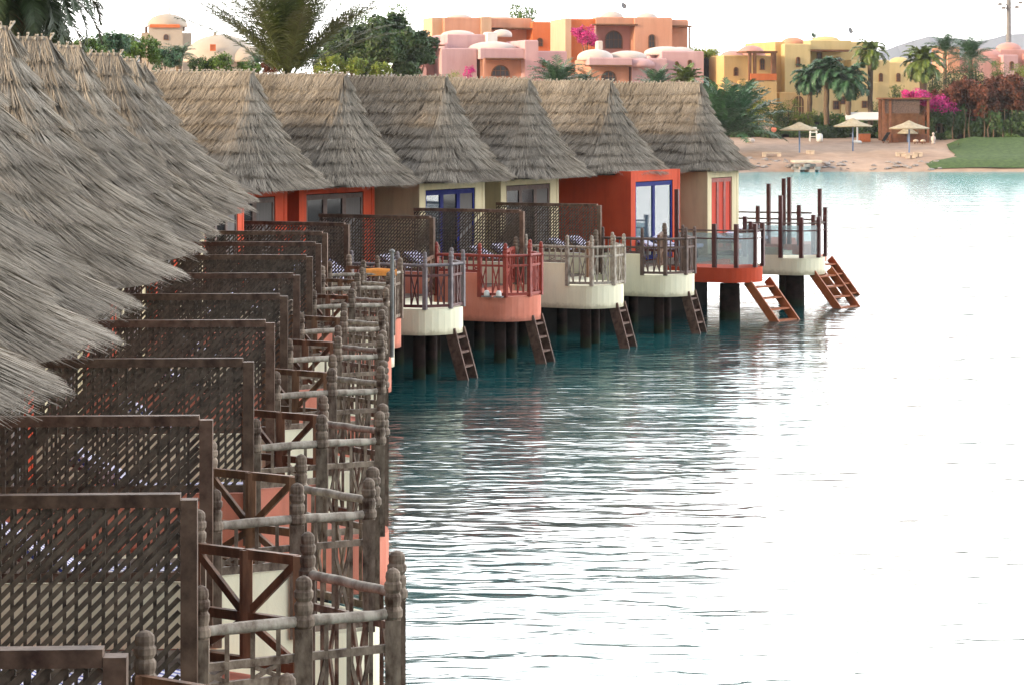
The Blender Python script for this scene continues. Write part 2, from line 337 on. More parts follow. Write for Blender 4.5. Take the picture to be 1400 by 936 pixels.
def ridge_stalks(oa, seed):
    ZR = ZRN if oa < -3.1 else ZRF
    mb = MB(); r_ = random.Random(seed); x = oa+.05
    while x > -8.5:
        lx = r_.uniform(-.05,.05); hz = r_.uniform(.015,.06)
        mb.bar((x, 2.1-.10, ZR-.04), (x+lx, 2.1+.05, ZR+hz), .022, .022)
        mb.bar((x-.02, 2.1+.10, ZR-.04), (x+lx*.5, 2.1-.05, ZR+hz*.9), .022, .022)
        x -= r_.uniform(.085,.13)
    return mb

# ------------------------------------------------------------------ posts, railings, screens
def post_mb(p, z0, z1, r=.055):
    h = z1-z0; mb = MB(); x, y = p
    mb.box((x-r, y-r, z0), (x+r, y+r, z1-.33))
    pr = [(r*.95,z1-.33),(r*1.25,z1-.31),(r*1.25,z1-.27),(r*.95,z1-.245),(r*1.08,z1-.215),(r*1.08,z1-.18),(r*.84,z1-.16),(r*1.1,z1-.135),(r*1.12,z1-.10),(r*.9,z1-.085),(r*.98,z1-.06),(r*.9,z1-.03),(r*.6,z1-.012),(.004,z1)]
    mb.lathe((x, y, 0), pr, 12, False); return mb
def panel_mb(a, b, z0, z1, n, xs=True):
    mb = MB(); A = Vector((*a,0)); B = Vector((*b,0)); d = (B-A); L = d.length
    P_ = lambda t, z: (A.x+d.x*t, A.y+d.y*t, z)
    mb.bar(P_(0,z0+.04), P_(1,z0+.04), .04, .06); mb.bar(P_(0,z1-.22), P_(1,z1-.22), .035, .05)
    tall = (z1-.22)-(z0+.04)
    for i in range(1, n):
        t = i/n; mb.bar(P_(t,z0+.04), P_(t,z1), .028, .028)
    if xs:
        for i in range(n):
            if i % 2 == 0 or n < 4:
                t0 = i/n+.01; t1 = (i+1)/n-.01
                mb.bar(P_(t0,z0+.07), P_(t1,z1-.25), .02, .026); mb.bar(P_(t1,z0+.07), P_(t0,z1-.25), .02, .026)
    return mb
def rail_mb(a, b, z, r=.045, seed=0):
    rr = random.Random(seed); A = Vector((*a,z)); B = Vector((*b,z)); pts = []
    for i in range(6):
        t = i/5; pts.append(A.lerp(B, t)+Vector((0,0,rr.uniform(-.006,.006))))
    return MB().tube(pts, [r*rr.uniform(.85,1.1) for _ in pts], 8)
def lattice_mb(x0, x1, z0, z1, sp=.078, seed=0):
    mb = MB(); t = .012; x = x0; q = random.Random(seed)
    while x <= x1+1e-6:
        j = q.uniform(-.006,.006); x_ = x+j; k = q.uniform(-.008,.008)
        if q.random() > .02: mb.bar((x_, .009, z0), (x_+k, .009, z1), .022, .01, up=(0,1,0))
        x += sp
    # diagonals rising to the right
    h = z1-z0; c = x0-h
    while c < x1:
        a = (max(c, x0), z0+max(0, x0-c)); b = (min(c+h, x1), z0+min(h, x1-c))
        k = q.uniform(-.012,.012); yo = -.006-q.uniform(0,.006)
        if b[0]-a[0] > .03 and q.random() > .02: mb.bar((a[0], yo, a[1]), (b[0]+(k if b[1] >= z1-.01 and b[0] < x1-.03 else 0), yo, b[1]), .03, .012, up=(0,1,0))
        c += sp*1.0
    return mb
def frame_mb(x0, x1, z0, z1):
    mb = MB()
    mb.box((x1-.05,-.05,z0-.5),(x1+.05,.05,z1+.0)); mb.box((x0,-.045,z1-.045),(x1-.052,.045,z1+.035)); mb.box((x0,-.03,z0),(x1-.052,.03,z0+.07))
    return mb
def stairs_mb(n, rise, run, w):
    a = MB(); b = MB()
    for y in (-w/2, w/2): a.bar((0,y,0), (run, y, -rise), .05, .24)
    for i in range(n):
        t = (i+.6)/n; b.box((run*t-.12, -w/2+.027, -rise*t-.02), (run*t+.10, w/2-.027, -rise*t+.025))
    return a, b

NEAR = [(0,.15),(.62,.45),(1.18,.70),(1.21,1.35),(.60,2.15),(.52,2.90),(-.28,3.5),(-.22,4.3)]
FARP = [(0,.08),(1.12,.03),(1.72,.12),(2.08,.62),(2.05,1.30),(1.45,2.0),(.65,2.3),(0,4.15),(0,4.25)]
ZB, ZD, ZP, ZT = .96, 1.53, 2.03, 2.43     # box underside, bay top, parapet top, rail height

def parapet(pts, hi_segs, zb=ZB, zd=ZD, zp=ZP, curve=True):
    mb = MB()
    for i in range(len(pts)-1):
        top = zp if i in hi_segs else zd
        a = Vector((*pts[i],0)); b = Vector((*pts[i+1],0)); d = (b-a).normalized(); nrm = Vector((d.y,-d.x,0))
        q = [a+nrm*.05-d*.02, b+nrm*.05+d*.02, b-nrm*.05+d*.02, a-nrm*.05-d*.02]
        # ends mitred by overlap; each strip a hair different in height so no faces share a plane
        e = .0015*i
        mb.prism([Vector((p.x,p.y,zb-e)) for p in q], (0,0,top-zb+2*e))
    return mb
def smooth_outline(pts, k0, k1):
    """round the bay between indices k0..k1 with a Catmull curve"""
    out = list(pts[:k0]); P = [Vector((*p,0)) for p in pts]
    for i in range(k0, k1):
        p0, p1, p2, p3 = P[max(i-1,0)], P[i], P[i+1], P[min(i+2,len(P)-1)]
        for t in (0,.25,.5,.75):
            v = .5*((2*p1)+(-p0+p2)*t+(2*p0-5*p1+4*p2-p3)*t*t+(-p0+3*p1-3*p2+p3)*t**3); out.append((v.x,v.y))
    return out+list(pts[k1:])
def closed_base(outl, nhi, zb, zd, zp, back=-3.2):
    mb = MB()
    if zp > 2: mb.box((-2.9, -.002, zd-.01), (-.11, .10, zp-.003))
    poly = [(back, outl[0][1])]+list(outl)+[(back, outl[-1][1])]
    mb.prism([Vector((x,y,zb)) for x,y in poly], (0,0,zd-zb-.02))
    for i in range(nhi):
        a = Vector((*outl[i],0)); b = Vector((*outl[i+1],0)); d = (b-a).normalized(); nrm = Vector((-d.y,d.x,0))
        q = [a-nrm*.004, b-nrm*.004, b+nrm*.1, a+nrm*.1]
        mb.prism([Vector((p.x,p.y,zb+.01)) for p in q], (0,0,zp-zb))
    return mb

def railing(parent, pts, style, kind, cast):
    """cast: material per (post, toprail, panel)"""
    pm, rm, qm = cast
    nseg = 4 if kind == 'near' else 5
    for i in range(nseg+1):
        p = pts[i]; zt = 2.72
        zb = ZP-.02 if False else ZD-.03
        part('post', f'post{kind}{i}', lambda: post_mb(p, zb, zt, [.05,.056,.05,.058,.05,.05][i] if kind == 'near' else .043), pm, parent)
    for i in range(nseg):
        a, b = pts[i], pts[i+1]
        L = math.dist(a, b); n = max(2, round(L/.155)); hi = (i == 0)
        part('top_rail', f'rail{kind}{i}', lambda: rail_mb(a, b, ZT, .036, i+5), rm if not (kind == 'near' and i == 3) else rm, parent)
        part('panel', f'panel{kind}{i}', lambda: panel_mb(a, b, ZP+.01 if hi else ZD, ZT, n), qm, parent)
def gate_mb(a, b, z0, z1):
    mb = MB(); A = Vector((*a,0)); B = Vector((*b,0)); d = B-A
    P_ = lambda t, z: (A.x+d.x*t, A.y+d.y*t, z)
    mb.bar(P_(.03,z0), P_(.03,z1), .07); mb.bar(P_(.97,z0), P_(.97,z1), .07)
    for z in (z0+.04, (z0+z1)/2-.06, z1-.03): mb.bar(P_(.04,z), P_(.96,z), .05, .07)
    mb.bar(P_(.07,z1-.06), P_(.93,(z0+z1)/2-.02), .035, .055)
    mb.bar(P_(.07,z0+.08), P_(.93,(z0+z1)/2-.1), .035, .055)
    return mb

def lounger(loc, rz, label, m='maroon_wood', grp='sun loungers on the terraces'):
    e = empty('sun_lounger', loc, rz, label, 'sun lounger', grp)
    def fr():
        mb = MB()
        for y in (-.3,.3): mb.bar((-.9,y,.28),(.9,y,.28),.05,.07)
        for x in (-.8,-.2,.4,.85): mb.bar((x,-.28,.28),(x,.28,.28),.05,.04)
        return mb
    part('frame', 'lf', fr, m, e)
    for x in (-.75,.75):
        for y in (-.3,.3): part('leg', f'll{x}{y}', lambda: MB().bar((x,y,0),(x,y,.245),.05), m, e)
    def mt():
        mb = MB(); pts = [(.95,.36),(.1,.36),(-.05,.38),(-.75,.78)]
        for (x0,z0),(x1,z1) in zip(pts, pts[1:]): mb.bar((x0,0,z0),(x1,0,z1),.58,.09)
        return mb
    part('mattress', 'lm', mt, 'stripe', e)
    def bk():
        mb = MB()
        for y in (-.27,.27): mb.bar((-.05,y,.31),(-.77,y,.71),.04)
        return mb
    part('backrest', 'lb', bk, m, e)
    return e

# ------------------------------------------------------------------ the chalets
# id, S (outer end of the lattice screen), rotation, kind, parapet colour, wall colour, building shift
UN = [
 ('Z',(-1.55,6.6),    3,'near','pink','orange',0,'added out of view for shade'),  # unseen chalet, added to keep the sun off the nearest screen
 ('A',(-1.65,11.05),  3,'near','cream','wallcream',0,'lowest in the photo, roof cut by the left edge'),
 ('B',(-1.90,15.55),  3,'near','pink','orange',0,'second from the bottom of the photo'),
 ('C',(-2.28,19.6),   3,'near','cream','wallcream',0,'third from the bottom of the photo'),
 ('D',(-2.43,24.2),   3,'near','pink','orange',0,'fourth from the bottom of the photo'),
 ('E',(-2.65,28.7),   3,'near','cream','wallcream',-0.1,'fifth from the bottom of the photo'),
 ('F',(-2.87,32.9),   3,'near','pink','orange',-0.15,'sixth from the bottom of the photo'),
 ('G',(-3.07,37.2),   3,'near','cream','wallcream',-0.25,'seventh from the bottom of the photo'),
 ('H',(-3.26,42.0),   2,'near','pink','orange',-0.25,'eighth from the bottom of the photo'),
 ('I',(-3.44,46.3),   0,'near','cream','wallcream',-0.5,'ninth from the bottom of the photo'),
 ('J',(-3.62,50.4), -7,'near','pink','orange',-1.1,'at the bend of the row, just before the far row'),
 ('K',(-3.45,54.4),-24,'far','cream','orange',-0.55,'first of the far row, beside the bend'),
 ('L',(-1.75,58.0),-25.5,'far','pink','orange',-0.45,'of the far row with the round coral balcony'),
 ('M',(.30,61.8),-25.5,'far','cream','wallcream',-0.15,'of the far row with the grey railed cream balcony'),
 ('N',(2.30,65.8),-25.5,'far','cream','wallcream',0,'of the far row with the dark railed cream balcony'),
 ('O',(4.50,70.3),-25.5,'fare','orange','orange',.2,'with orange walls and blue framed glass doors'),
 ('P',(6.80,75.0),-25.5,'fare','cream','wallcream',.85,'at the far end with cream wall and red doors'),
]
ORD = {'Z':'unseen foremost','A':'nearest','B':'second nearest','C':'third nearest','D':'fourth nearest','E':'fifth nearest','F':'sixth nearest','G':'seventh nearest','H':'eighth nearest','I':'ninth nearest','J':'tenth nearest',
       'K':'eleventh nearest','L':'twelfth nearest','M':'thirteenth nearest','N':'fourteenth nearest','O':'fifteenth nearest','P':'farthest'}
def roof_variant(k, i):
    if k == 'hi': return part_mesh(f'rh{i}', lambda: thatch_mesh('roof', -1.05, -3.2, 2.42, 380, .0075, 11+i, seg=3))
    if k == 'near': return part_mesh(f'rn{i}', lambda: thatch_mesh('roof', -1.05, -3.2, 2.42, 220, .011, 21+i))
    return part_mesh(f'rf{i}', lambda: thatch_mesh('roof', -1.75, -3.05, 2.55, 215, .013, 31+i))
def part_mesh(key, fn):
    if key not in CACHE: CACHE[key] = fn()
    return CACHE[key]

for ui, (uid, (sx, sy), ang, kind, pcol, wcol, sh, desc) in enumerate(UN):
    near = kind == 'near'; loc = (sx, sy, 0); rz = R(ang); k2 = 'near' if near else 'far'
    colour = {'cream':'cream','pink':'coral','orange':'orange red'}[pcol]
    ch = empty('water_chalet', loc, rz, f'thatched {colour} chalet on stilts {desc}', 'chalet', 'thatched chalets along the water')
    # roof
    d = sy
    kk = 'hi' if uid in 'ZABCD' else ('near' if near else 'far')
    rf = link('roof', roof_variant(kk, {'hi':ui%2,'near':ui%3,'far':ui%3}[kk]), ch); rf.location = (sh, {'Z':.5,'A':2.1,'B':.9,'C':.4}.get(uid, 0), 0)
    oe, oa, W = (-1.05,-3.2,2.42) if near else (-1.75,-3.05,2.55)
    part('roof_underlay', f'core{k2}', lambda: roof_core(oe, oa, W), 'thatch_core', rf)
    part('ridge_binding', f'stalk{k2}{ui%3}', lambda: ridge_stalks(oa, ui%3), 'ridge_stalk', rf)
    # walls
    ow = -2.6 if near else -3.0
    if uid in 'KL': ow = -3.7
    if uid == 'O': ow = -1.45
    if uid == 'P': ow = -1.25
    s1 = 3.95 if uid != 'P' else 2.9
    def walls():
        mb = MB(); z0, z1 = .9, 4.02
        mb.box((-8, .27, z0), (ow, .42, z1)); mb.box((-8, s1-.15, z0), (ow, s1, z1)); mb.box((-8, .42, z0), (-7.85, s1-.15, z1))
        mb.box((ow-.16, .42, 3.72), (ow-.01, s1-.15, z1)); mb.box((ow-.16, s1-.55, z0), (ow-.01, s1-.15, 3.72))
        mb.box((ow-.2, .42, z0), (ow-.01, .62, 3.72)); 
        return mb
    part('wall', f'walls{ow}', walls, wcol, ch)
    part('room', f'room{ow}', lambda: MB().box((-7.8,.45,.95),(ow-.9,s1-.2,3.9)), 'dark', ch)  # solid near-black box stands in for the unlit room
    fm = {'O':'blue_frame','P':'red_wood','M':'blue_frame'}.get(uid, 'dark_wood')
    nd = 3 if uid != 'O' else 2
    ya, yb = .62, s1-.55
    for j in range(nd):
        y0 = ya+(yb-ya)*j/nd; y1 = ya+(yb-ya)*(j+1)/nd
        def fr():
            mb = MB(); w = .09
            mb.box((ow-.1,y0,1.5),(ow-.03,y0+w,3.7)); mb.box((ow-.1,y1-w,1.5),(ow-.03,y1-.003,3.7)); mb.box((ow-.098,y0+w,3.58),(ow-.032,y1-w,3.698)); mb.box((ow-.098,y0+w,1.5),(ow-.032,y1-w,1.62))
            return mb
        dr = part('glass_door', f'door{ow}{j}', fr, fm, ch)
        if uid == 'P' or (j == 2 and uid not in 'O'):
            part('curtain', f'curt{ow}{j}', lambda: MB().box((ow-.075,y0+.09,1.62),(ow-.055,y1-.09,3.58)), 'red_curtain' if uid == 'P' else 'curtain', dr)
        else:
            part('pane', f'pane{ow}{j}', lambda: MB().box((ow-.075,y0+.09,1.62),(ow-.055,y1-.09,3.58)), 'glass' if uid == 'O' or (uid == 'M' and j == 0) else 'dark_glass', dr)
    # deck box
    pts = NEAR if near else FARP
    outl = smooth_outline(pts, 1, 5 if near else 6)
    if kind == 'fare':
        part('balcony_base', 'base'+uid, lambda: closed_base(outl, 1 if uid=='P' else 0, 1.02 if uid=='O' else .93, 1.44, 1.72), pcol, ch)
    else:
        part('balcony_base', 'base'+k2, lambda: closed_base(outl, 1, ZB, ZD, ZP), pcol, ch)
    part('deck', 'deck'+k2, lambda: MB().box((ow,.3,1.512),(-.05,3.95,1.535)), 'deck', ch) if near else part('deck', 'deckf'+str(ow), lambda: MB().box((ow,.3,1.45 if kind=='fare' else 1.512),(-.05,3.95,1.47 if kind=='fare' else 1.535)), 'deck', ch)
    for j, (po, ps) in enumerate(((.55,.95),(.5,1.9),(-.9,.6),(-.9,3.2)) if near else ((1.35,.6),(1.1,1.7),(-.3,.6),(-.5,3.3))):
        rad = .14 if kind != 'fare' else .3
        if kind == 'fare' and j > 1: continue
        if kind == 'fare' and j == 1: continue
        part('pile', f'pile{k2}{j}{rad}', lambda: MB().tube([(po,ps,-1.6),(po,ps,.2),(po,ps,.97)], [rad,rad*.97,rad*.92], 12), 'pile', ch)
    # privacy screen
    if kind != 'fare':
        dsc = f'{ORD[uid]} brown lattice privacy screen, beside the {colour} chalet {desc}'
        if len(dsc.split()) > 16: dsc = f'{ORD[uid]} brown lattice privacy screen, dividing two terraces'
        sc = empty('privacy_screen', loc, rz, dsc, 'privacy screen', 'lattice screens between the terraces')
        part('frame', 'sframe', lambda: frame_mb(-3.0, -.06, 2.04, 3.27), 'frame_wood', sc)
        part('lattice', f'slat{ui%5}', lambda: lattice_mb(-3.0, -.12, 2.10, 3.22, seed=ui), 'lattice_wood', sc)
        # railing
        cast = {'K':('slate_wood','slate_wood','maroon_wood'),'L':('red_wood','red_wood','red_wood'),'M':('pale_wood','pale_wood','pale_wood'),'N':('dark_wood','dark_wood','dark_wood')}.get(uid, ('grey_wood','pale_wood','grey_wood'))
        wd = {'K':'slate and maroon','L':'bright red stained','M':'pale grey weathered','N':'dark brown'}.get(uid, 'weathered grey')
        rl = empty('balcony_railing', loc, rz, f'{wd} wooden railing with crossed panels around the {ORD[uid]} balcony', 'railing', 'wooden balcony railings')
        railing(rl, pts, uid, k2, cast)
        a, b = (NEAR[5], NEAR[6]) if near else (FARP[6], FARP[7])
        mid = ((a[0]+b[0])/2, (a[1]+b[1])/2)
        gt = empty('double_gate', loc, rz, f'brown cross braced double gate beside the {ORD[uid]} balcony bay', 'gate', 'double gates on the terraces')
        part('gate_leaf', f'leafa{k2}', lambda: gate_mb(a, mid, 1.56, 2.42), 'brown_wood' if uid != 'L' else 'red_wood', gt)
        part('gate_leaf', f'leafb{k2}', lambda: gate_mb(b, mid, 1.56, 2.42), 'brown_wood' if uid != 'L' else 'red_wood', gt)
        e2 = (b[0]+.02, b[1]+.1)
        part('gate_post', f'gp{k2}', lambda: post_mb(e2, 1.5, 2.66, .06), 'grey_wood', gt)
    else:
        g_ = empty('glass_railing', loc, rz, 'glass balcony railing with maroon posts above the ' + ('orange red' if uid == 'O' else 'cream') + ' balcony', 'railing', 'glass railings of the last balconies')
        z0, z1 = 1.43, 2.42
        for j, p in enumerate(FARP[:6]):
            top = 2.62 if j not in (0,2) else 2.62
            if uid == 'O' and j == 0: top = 3.55
            if uid == 'P' and j == 1: top = 3.25
            part('post', f'gpost{uid}{j}', lambda: MB().box((p[0]-.055,p[1]-.055,z0),(p[0]+.055,p[1]+.055,top)), 'maroon_wood', g_)
            if j < 5:
                q = FARP[j+1]; A = Vector((*p,0)); B = Vector((*q,0)); dd = (B-A).normalized()*.06; A2 = A+dd; B2 = B-dd
                part('glass_panel', f'gpan{j}', lambda: MB().bar((A2.x,A2.y,(z0+z1)/2+.02),(B2.x,B2.y,(z0+z1)/2+.02),.015,.86), 'clear', g_)
                part('mid_rail', f'gmid{j}', lambda: MB().bar((A2.x,A2.y,z1-.2),(B2.x,B2.y,z1-.2),.045,.03), 'maroon_wood', g_)
                part('top_rail', f'grail{j}', lambda: MB().bar((A2.x,A2.y,z1+.02),(B2.x,B2.y,z1+.02),.05,.04), 'dark_wood', g_)
    # stairs into the water
    if kind == 'fare' or not near or False:
        new = kind == 'fare'
        p = (2.0, 1.0, 1.05) if not near else (1.2, 1.5, 1.1)
        rise, run = (1.45, 1.25) if new else (1.5, .42)
        st = empty('water_ladder', Matrix.Translation(loc) @ Matrix.Rotation(rz,4,'Z') @ Vector(p), rz+R(-14 if new else 4), ('new orange brown' if new else 'old weathered') + f' steps going down into the water from the {ORD[uid]} balcony', 'steps', 'steps down into the water')
        sa, sb = stairs_mb(5, rise, run, 1.0 if new else .55)
        part('stringers', f'str{new}', lambda: sa, 'stair_wood' if new else 'old_stair', st)
        part('treads', f'tr{new}', lambda: sb, 'stair_wood' if new else 'old_stair', st)
    # loungers
    W_ = lambda o, s, z=1.54: Matrix.Translation(loc) @ Matrix.Rotation(rz,4,'Z') @ Vector((o, s, z))
    lounger(W_(-1.1,1.0), rz+R(4), f'striped sun lounger on the {ORD[uid]} terrace nearer its lattice screen' if kind != 'fare' else f'striped sun lounger on the {ORD[uid]} glass railed terrace, nearer one')
    if not near: lounger(W_(-1.1,2.2), rz+R(-5), f'striped sun lounger on the {ORD[uid]} terrace farther from its screen' if kind != 'fare' else f'striped sun lounger on the {ORD[uid]} glass railed terrace, farther one')

# last terrace beyond the row
loc = (7.45, 79.9, 0); rz = R(-25.5); Wq = lambda o, s, z: Matrix.Translation(loc) @ Matrix.Rotation(rz,4,'Z') @ Vector((o, s, z))
e = empty('end_terrace', loc, rz, 'small coral terrace with maroon posts past the last cream balcony', 'terrace')
part('balcony_base', 'baseQ', lambda: closed_base(smooth_outline(FARP,1,6), 0, 1.02, 1.6, 1.8, back=-2.5), 'pink', e)
for j, (o_, s_, tp) in enumerate(((.55,.12,3.45),(1.05,.12,3.62),(1.22,.14,3.66),(.2,.1,2.75),(1.55,.1,2.8),(2.05,.62,3.3),(2.0,1.3,2.7),(-.6,.1,2.8),(-1.7,.1,3.1))):
    part('post', f'qpost{j}', lambda: MB().box((o_-.055,s_-.055,1.55),(o_+.055,s_+.055,tp)), 'maroon_wood', e)
for j, (z_) in enumerate((2.35,2.55)):
    part('rail', f'qrail{j}', lambda: MB().bar((-1.55,.1,z_),(1.9,.3,z_),.045,.05), 'dark_wood', e)
part('pile', 'qpile', lambda: MB().tube([(.9,.9,-1.6),(.9,.9,1.0)], .28, 12), 'pile', e)
st = empty('water_ladder', Wq(2.0,.9,1.1), rz+R(-14), 'new orange brown steps farthest from the camera, beside the coral end terrace', 'steps', 'steps down into the water')
sa, sb = stairs_mb(5, 1.45, 1.25, 1.0); part('stringers', 'strTrue', lambda: sa, 'stair_wood', st); part('treads', 'trTrue', lambda: sb, 'stair_wood', st)
lounger(Wq(-.9,.9,1.6), rz, 'striped sun lounger on the coral end terrace')

# small things on the balconies
def onunit(uid, o, s, z):
    u = [q for q in UN if q[0] == uid][0]
    return Matrix.Translation((*u[1],0)) @ Matrix.Rotation(R(u[2]),4,'Z') @ Vector((o,s,z)), R(u[2])
for j, o_ in enumerate((1.32, 1.62)):
    p, a = onunit('L', o_, .0, 1.53)
    fl = empty('flood_lamp', p, a, 'small white lamp on the coral balcony ledge, ' + ('left' if j == 0 else 'right') + ' of the two', 'lamp', 'lamps on the coral ledge')
    part('housing', 'flh', lambda: MB().lathe((0,-.02,0), [(.05,0),(.065,.02),(.06,.10),(.035,.13),(.01,.135)], 12), 'white_lamp', fl)
    part('bracket', 'flb', lambda: MB().box((-.1,-.1,-.02),(.1,.02,.012)), 'metal', fl)
p, a = onunit('H', 1.28, .9, 1.54)
pl = empty('metal_pole', p, a, 'thin grey metal pole standing on the coral balcony edge beside the railings', 'pole')
part('shaft', 'mp', lambda: MB().tube([(0,0,0),(0,0,1.75)], .035, 10), 'metal', pl); part('cap', 'mpc', lambda: MB().lathe((0,0,1.75), [(.05,0),(.05,.03),(.01,.06)], 10), 'metal', pl)
p, a = onunit('J', .9, .6, 2.47)
def towel():
    mb = MB()
    for k in range(6): mb.box((-.36,-.06,-.07),(.36,-.05,.01)) if k == 0 else None
    mb.tube([(-.36,0,.01),(0,.0,.02),(.36,0,.0)], [.06,.065,.06], 10); return mb
tag(link('towel', towel().mesh('towel','towel')), 'orange towel folded over a top rail near the bend', 'towel').matrix_world = Matrix.Translation(p) @ Matrix.Rotation(a+R(20),4,'Z')

# ------------------------------------------------------------------ land, water
def lerp_tab(tab, x):
    if x <= tab[0][0]: return tab[0][1]
    for (a, b), (c, d) in zip(tab, tab[1:]):
        if x <= c: return b+(d-b)*(x-a)/(c-a)
    return tab[-1][1]
COAST = [(-60,-4.6),(10,-4.7),(46,-6.6),(54,-6.9),(60,-4.6),(75,2.6),(82,4.5),(160,11),(240,18),(251,24)]
BEACH = [(249.5,-.6),(251,.12),(253.5,.75),(262,1.75),(277,2.95),(292,4.3),(320,6.8),(400,8.5),(6000,10)]
def land(x, y):
    left = lerp_tab([(0,-1.6),(.6,.9),(12,1.3),(60,3.5),(200,6),(1000,7)], lerp_tab(COAST, y)-x) if y < 251 else -1.6
    far = lerp_tab(BEACH, y+ (0 if x > 30 else (30-x)*.12))
    return max(left, far if y > 235 else -1.6)
ys = [-60,-20,0,10]+[10+4*i for i in range(1,61)]+[249.5,250.3,251,252,253.5,255,258,262,266,272,277,283,292,305,320,350,400,600,1200,3000,6000]
ys = sorted(set(ys)); 
xs = [-5500,-2000,-600,-300,-150,-80,-50,-35]+[-30+1.5*i for i in range(0,64)]+[75,85,100,130,180,300,600,2000,5500]
xs = sorted(set(xs))
gv = [(x, y, land(x, y)+(rnd.uniform(-.08,.08) if land(x,y) > .3 else 0)) for y in ys for x in xs]; nx = len(xs)
gf = [(j*nx+i, j*nx+i+1, (j+1)*nx+i+1, (j+1)*nx+i) for j in range(len(ys)-1) for i in range(nx-1)]
g = MB(); g.add(gv, gf, True); tag(link('ground', g.mesh('ground','sand')), 'sandy ground and beach across the lagoon', None, kind='structure')
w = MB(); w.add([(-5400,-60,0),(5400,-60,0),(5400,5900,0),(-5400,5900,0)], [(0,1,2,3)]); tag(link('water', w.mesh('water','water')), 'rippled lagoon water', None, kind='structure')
# near-black wall added to supply the darkness under the decks
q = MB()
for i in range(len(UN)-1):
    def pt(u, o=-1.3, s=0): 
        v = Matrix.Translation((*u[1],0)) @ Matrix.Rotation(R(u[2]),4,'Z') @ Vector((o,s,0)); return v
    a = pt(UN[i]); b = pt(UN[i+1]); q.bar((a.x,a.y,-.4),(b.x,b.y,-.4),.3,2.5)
tag(link('shade_wall', q.mesh('shade_wall','deck_shade')), 'near black wall added behind the stilts as shade under the chalets', 'wall')
# lawn bank on the right of the beach
def lawn():
    mb = MB(); px = [1268,1285,1300,1325,1350,1380,1420,1500,1600]; rows = [(251.6,.0),(253.2,.75),(255.5,1.35),(257.5,1.2),(260,1.25),(264,2.2),(270,3.1)]
    vs = []
    for j, (d, z) in enumerate(rows):
        for i, x in enumerate(px):
            t = min(1, i/2.5); lx = (x+(0 if i > 3 else (4,-2,6,34,38,30,26)[j]*(4-i)/4)-700)*d/F; base = land(lx, d)
            vs.append((lx, d, base+.03+t*(max(z-base, 0)+.10)+rnd.uniform(-.05,.05)))
    n = len(px); mb.add(vs, [(j*n+i, j*n+i+1, (j+1)*n+i+1, (j+1)*n+i) for j in range(len(rows)-1) for i in range(n-1)], True); return mb
tag(link('lawn', lawn().mesh('lawn','lawn')), 'green grass bank', None, kind='structure')
# mountains
def mountains():
    mb = MB(); r_ = random.Random(5); n = 90; D0 = 3800; vs = []
    prof = [(-200,150),(60,60),(110,36),(160,50),(300,95),(1000,95),(1120,75),(1200,62),(1270,58),(1310,46),(1340,37),(1370,40),(1400,45),(1500,30),(1700,60),(1900,150)]
    for k in range(4):
        for i in range(n):
            x = -200+2100*i/(n-1); top = lerp_tab(prof, x)+r_.uniform(-2.5,2.5); z = HC+(HY-top)*D0/F; z = max(z, 11)
            fz = (0, .45+r_.uniform(-.1,.1), 1, 0)[k]; dd = (0, 180, 420, 900)[k]
            vs.append(((x-700)*D0/F*1.0, D0+dd+r_.uniform(-30,30), 8+(z-8)*fz))
    mb.add(vs, [(k*n+i, k*n+i+1, (k+1)*n+i+1, (k+1)*n+i) for k in range(3) for i in range(n-1)]); return mb
tag(link('mountains', mountains().mesh('mountains','mountain')), 'faint distant mountains', None, kind='structure')

# ------------------------------------------------------------------ vegetation
def leaf_crown(name, blobs, n, size, seed, m, root=(0,0,0)):
    g = np.random.default_rng(seed); B = np.array([[*b[0], b[1], (b[2] if len(b) > 2 else b[1])] for b in blobs], float)
    p = (B[:,3]**2); p /= p.sum(); idx = g.choice(len(B), n, p=p)
    d = g.normal(0,1,(n,3)); d /= np.linalg.norm(d,axis=1,keepdims=True)
    r = (g.uniform(.25,1,n)**.45)*(1+.16*np.sin(d[:,0]*7+seed+idx)+.12*np.sin(d[:,2]*9+idx*2))
    sc = np.stack([B[idx,3],B[idx,3],B[idx,4]],1)
    c = B[idx,:3]+d*r[:,None]*sc
    # gather into sub-clumps so there are gaps
    q = np.floor(c/(size*5)); hsh = np.abs(np.sin(q@np.array([12.9,78.2,37.7]))*43758.5)%1; keep = hsh > .20
    c = c[keep]; d = d[keep]; hsh = hsh[keep]; n = len(c)
    u = g.normal(0,1,(n,3)); u /= np.linalg.norm(u,axis=1,keepdims=True)
    nrm = d+g.normal(0,.6,(n,3)); v = np.cross(nrm,u); v /= np.linalg.norm(v,axis=1,keepdims=True)+1e-9
    u = np.cross(v,nrm); u /= np.linalg.norm(u,axis=1,keepdims=True)+1e-9
    s = size*g.uniform(.5,1.3,(n,1))
    V = np.stack([c-u*s, c-v*s*.45, c+u*s, c+v*s*.45],1).reshape(-1,3)
    Q = np.arange(n)[:,None]*4+np.array([[0,1,2,3]])
    t = (.6+.75*hsh)[:,None]*g.uniform(.7,1.25,(n,1))*np.array([[1,1,1]])*np.stack([g.uniform(.85,1.25,n),np.ones(n),g.uniform(.8,1.1,n)],1)
    t = np.repeat(np.concatenate([t,np.ones((n,1))],1),4,0)
    return npmesh(name, V, Q, t, m)
def trunk_mb(h, r, limbs, seed):
    r_ = random.Random(seed); mb = MB()
    mb.tube([(0,0,-.6),(r_.uniform(-.1,.1)*h*.3,0,h*.5),(0,0,h)], [r*1.2,r*.85,r*.5], 8)
    for c, rad in limbs:
        mb.tube([(0,0,h*.55),(c[0]*.5,c[1]*.5,h*.55+(c[2]-h*.55)*.6),c], [r*.5,r*.32,r*.1], 6)
    return mb
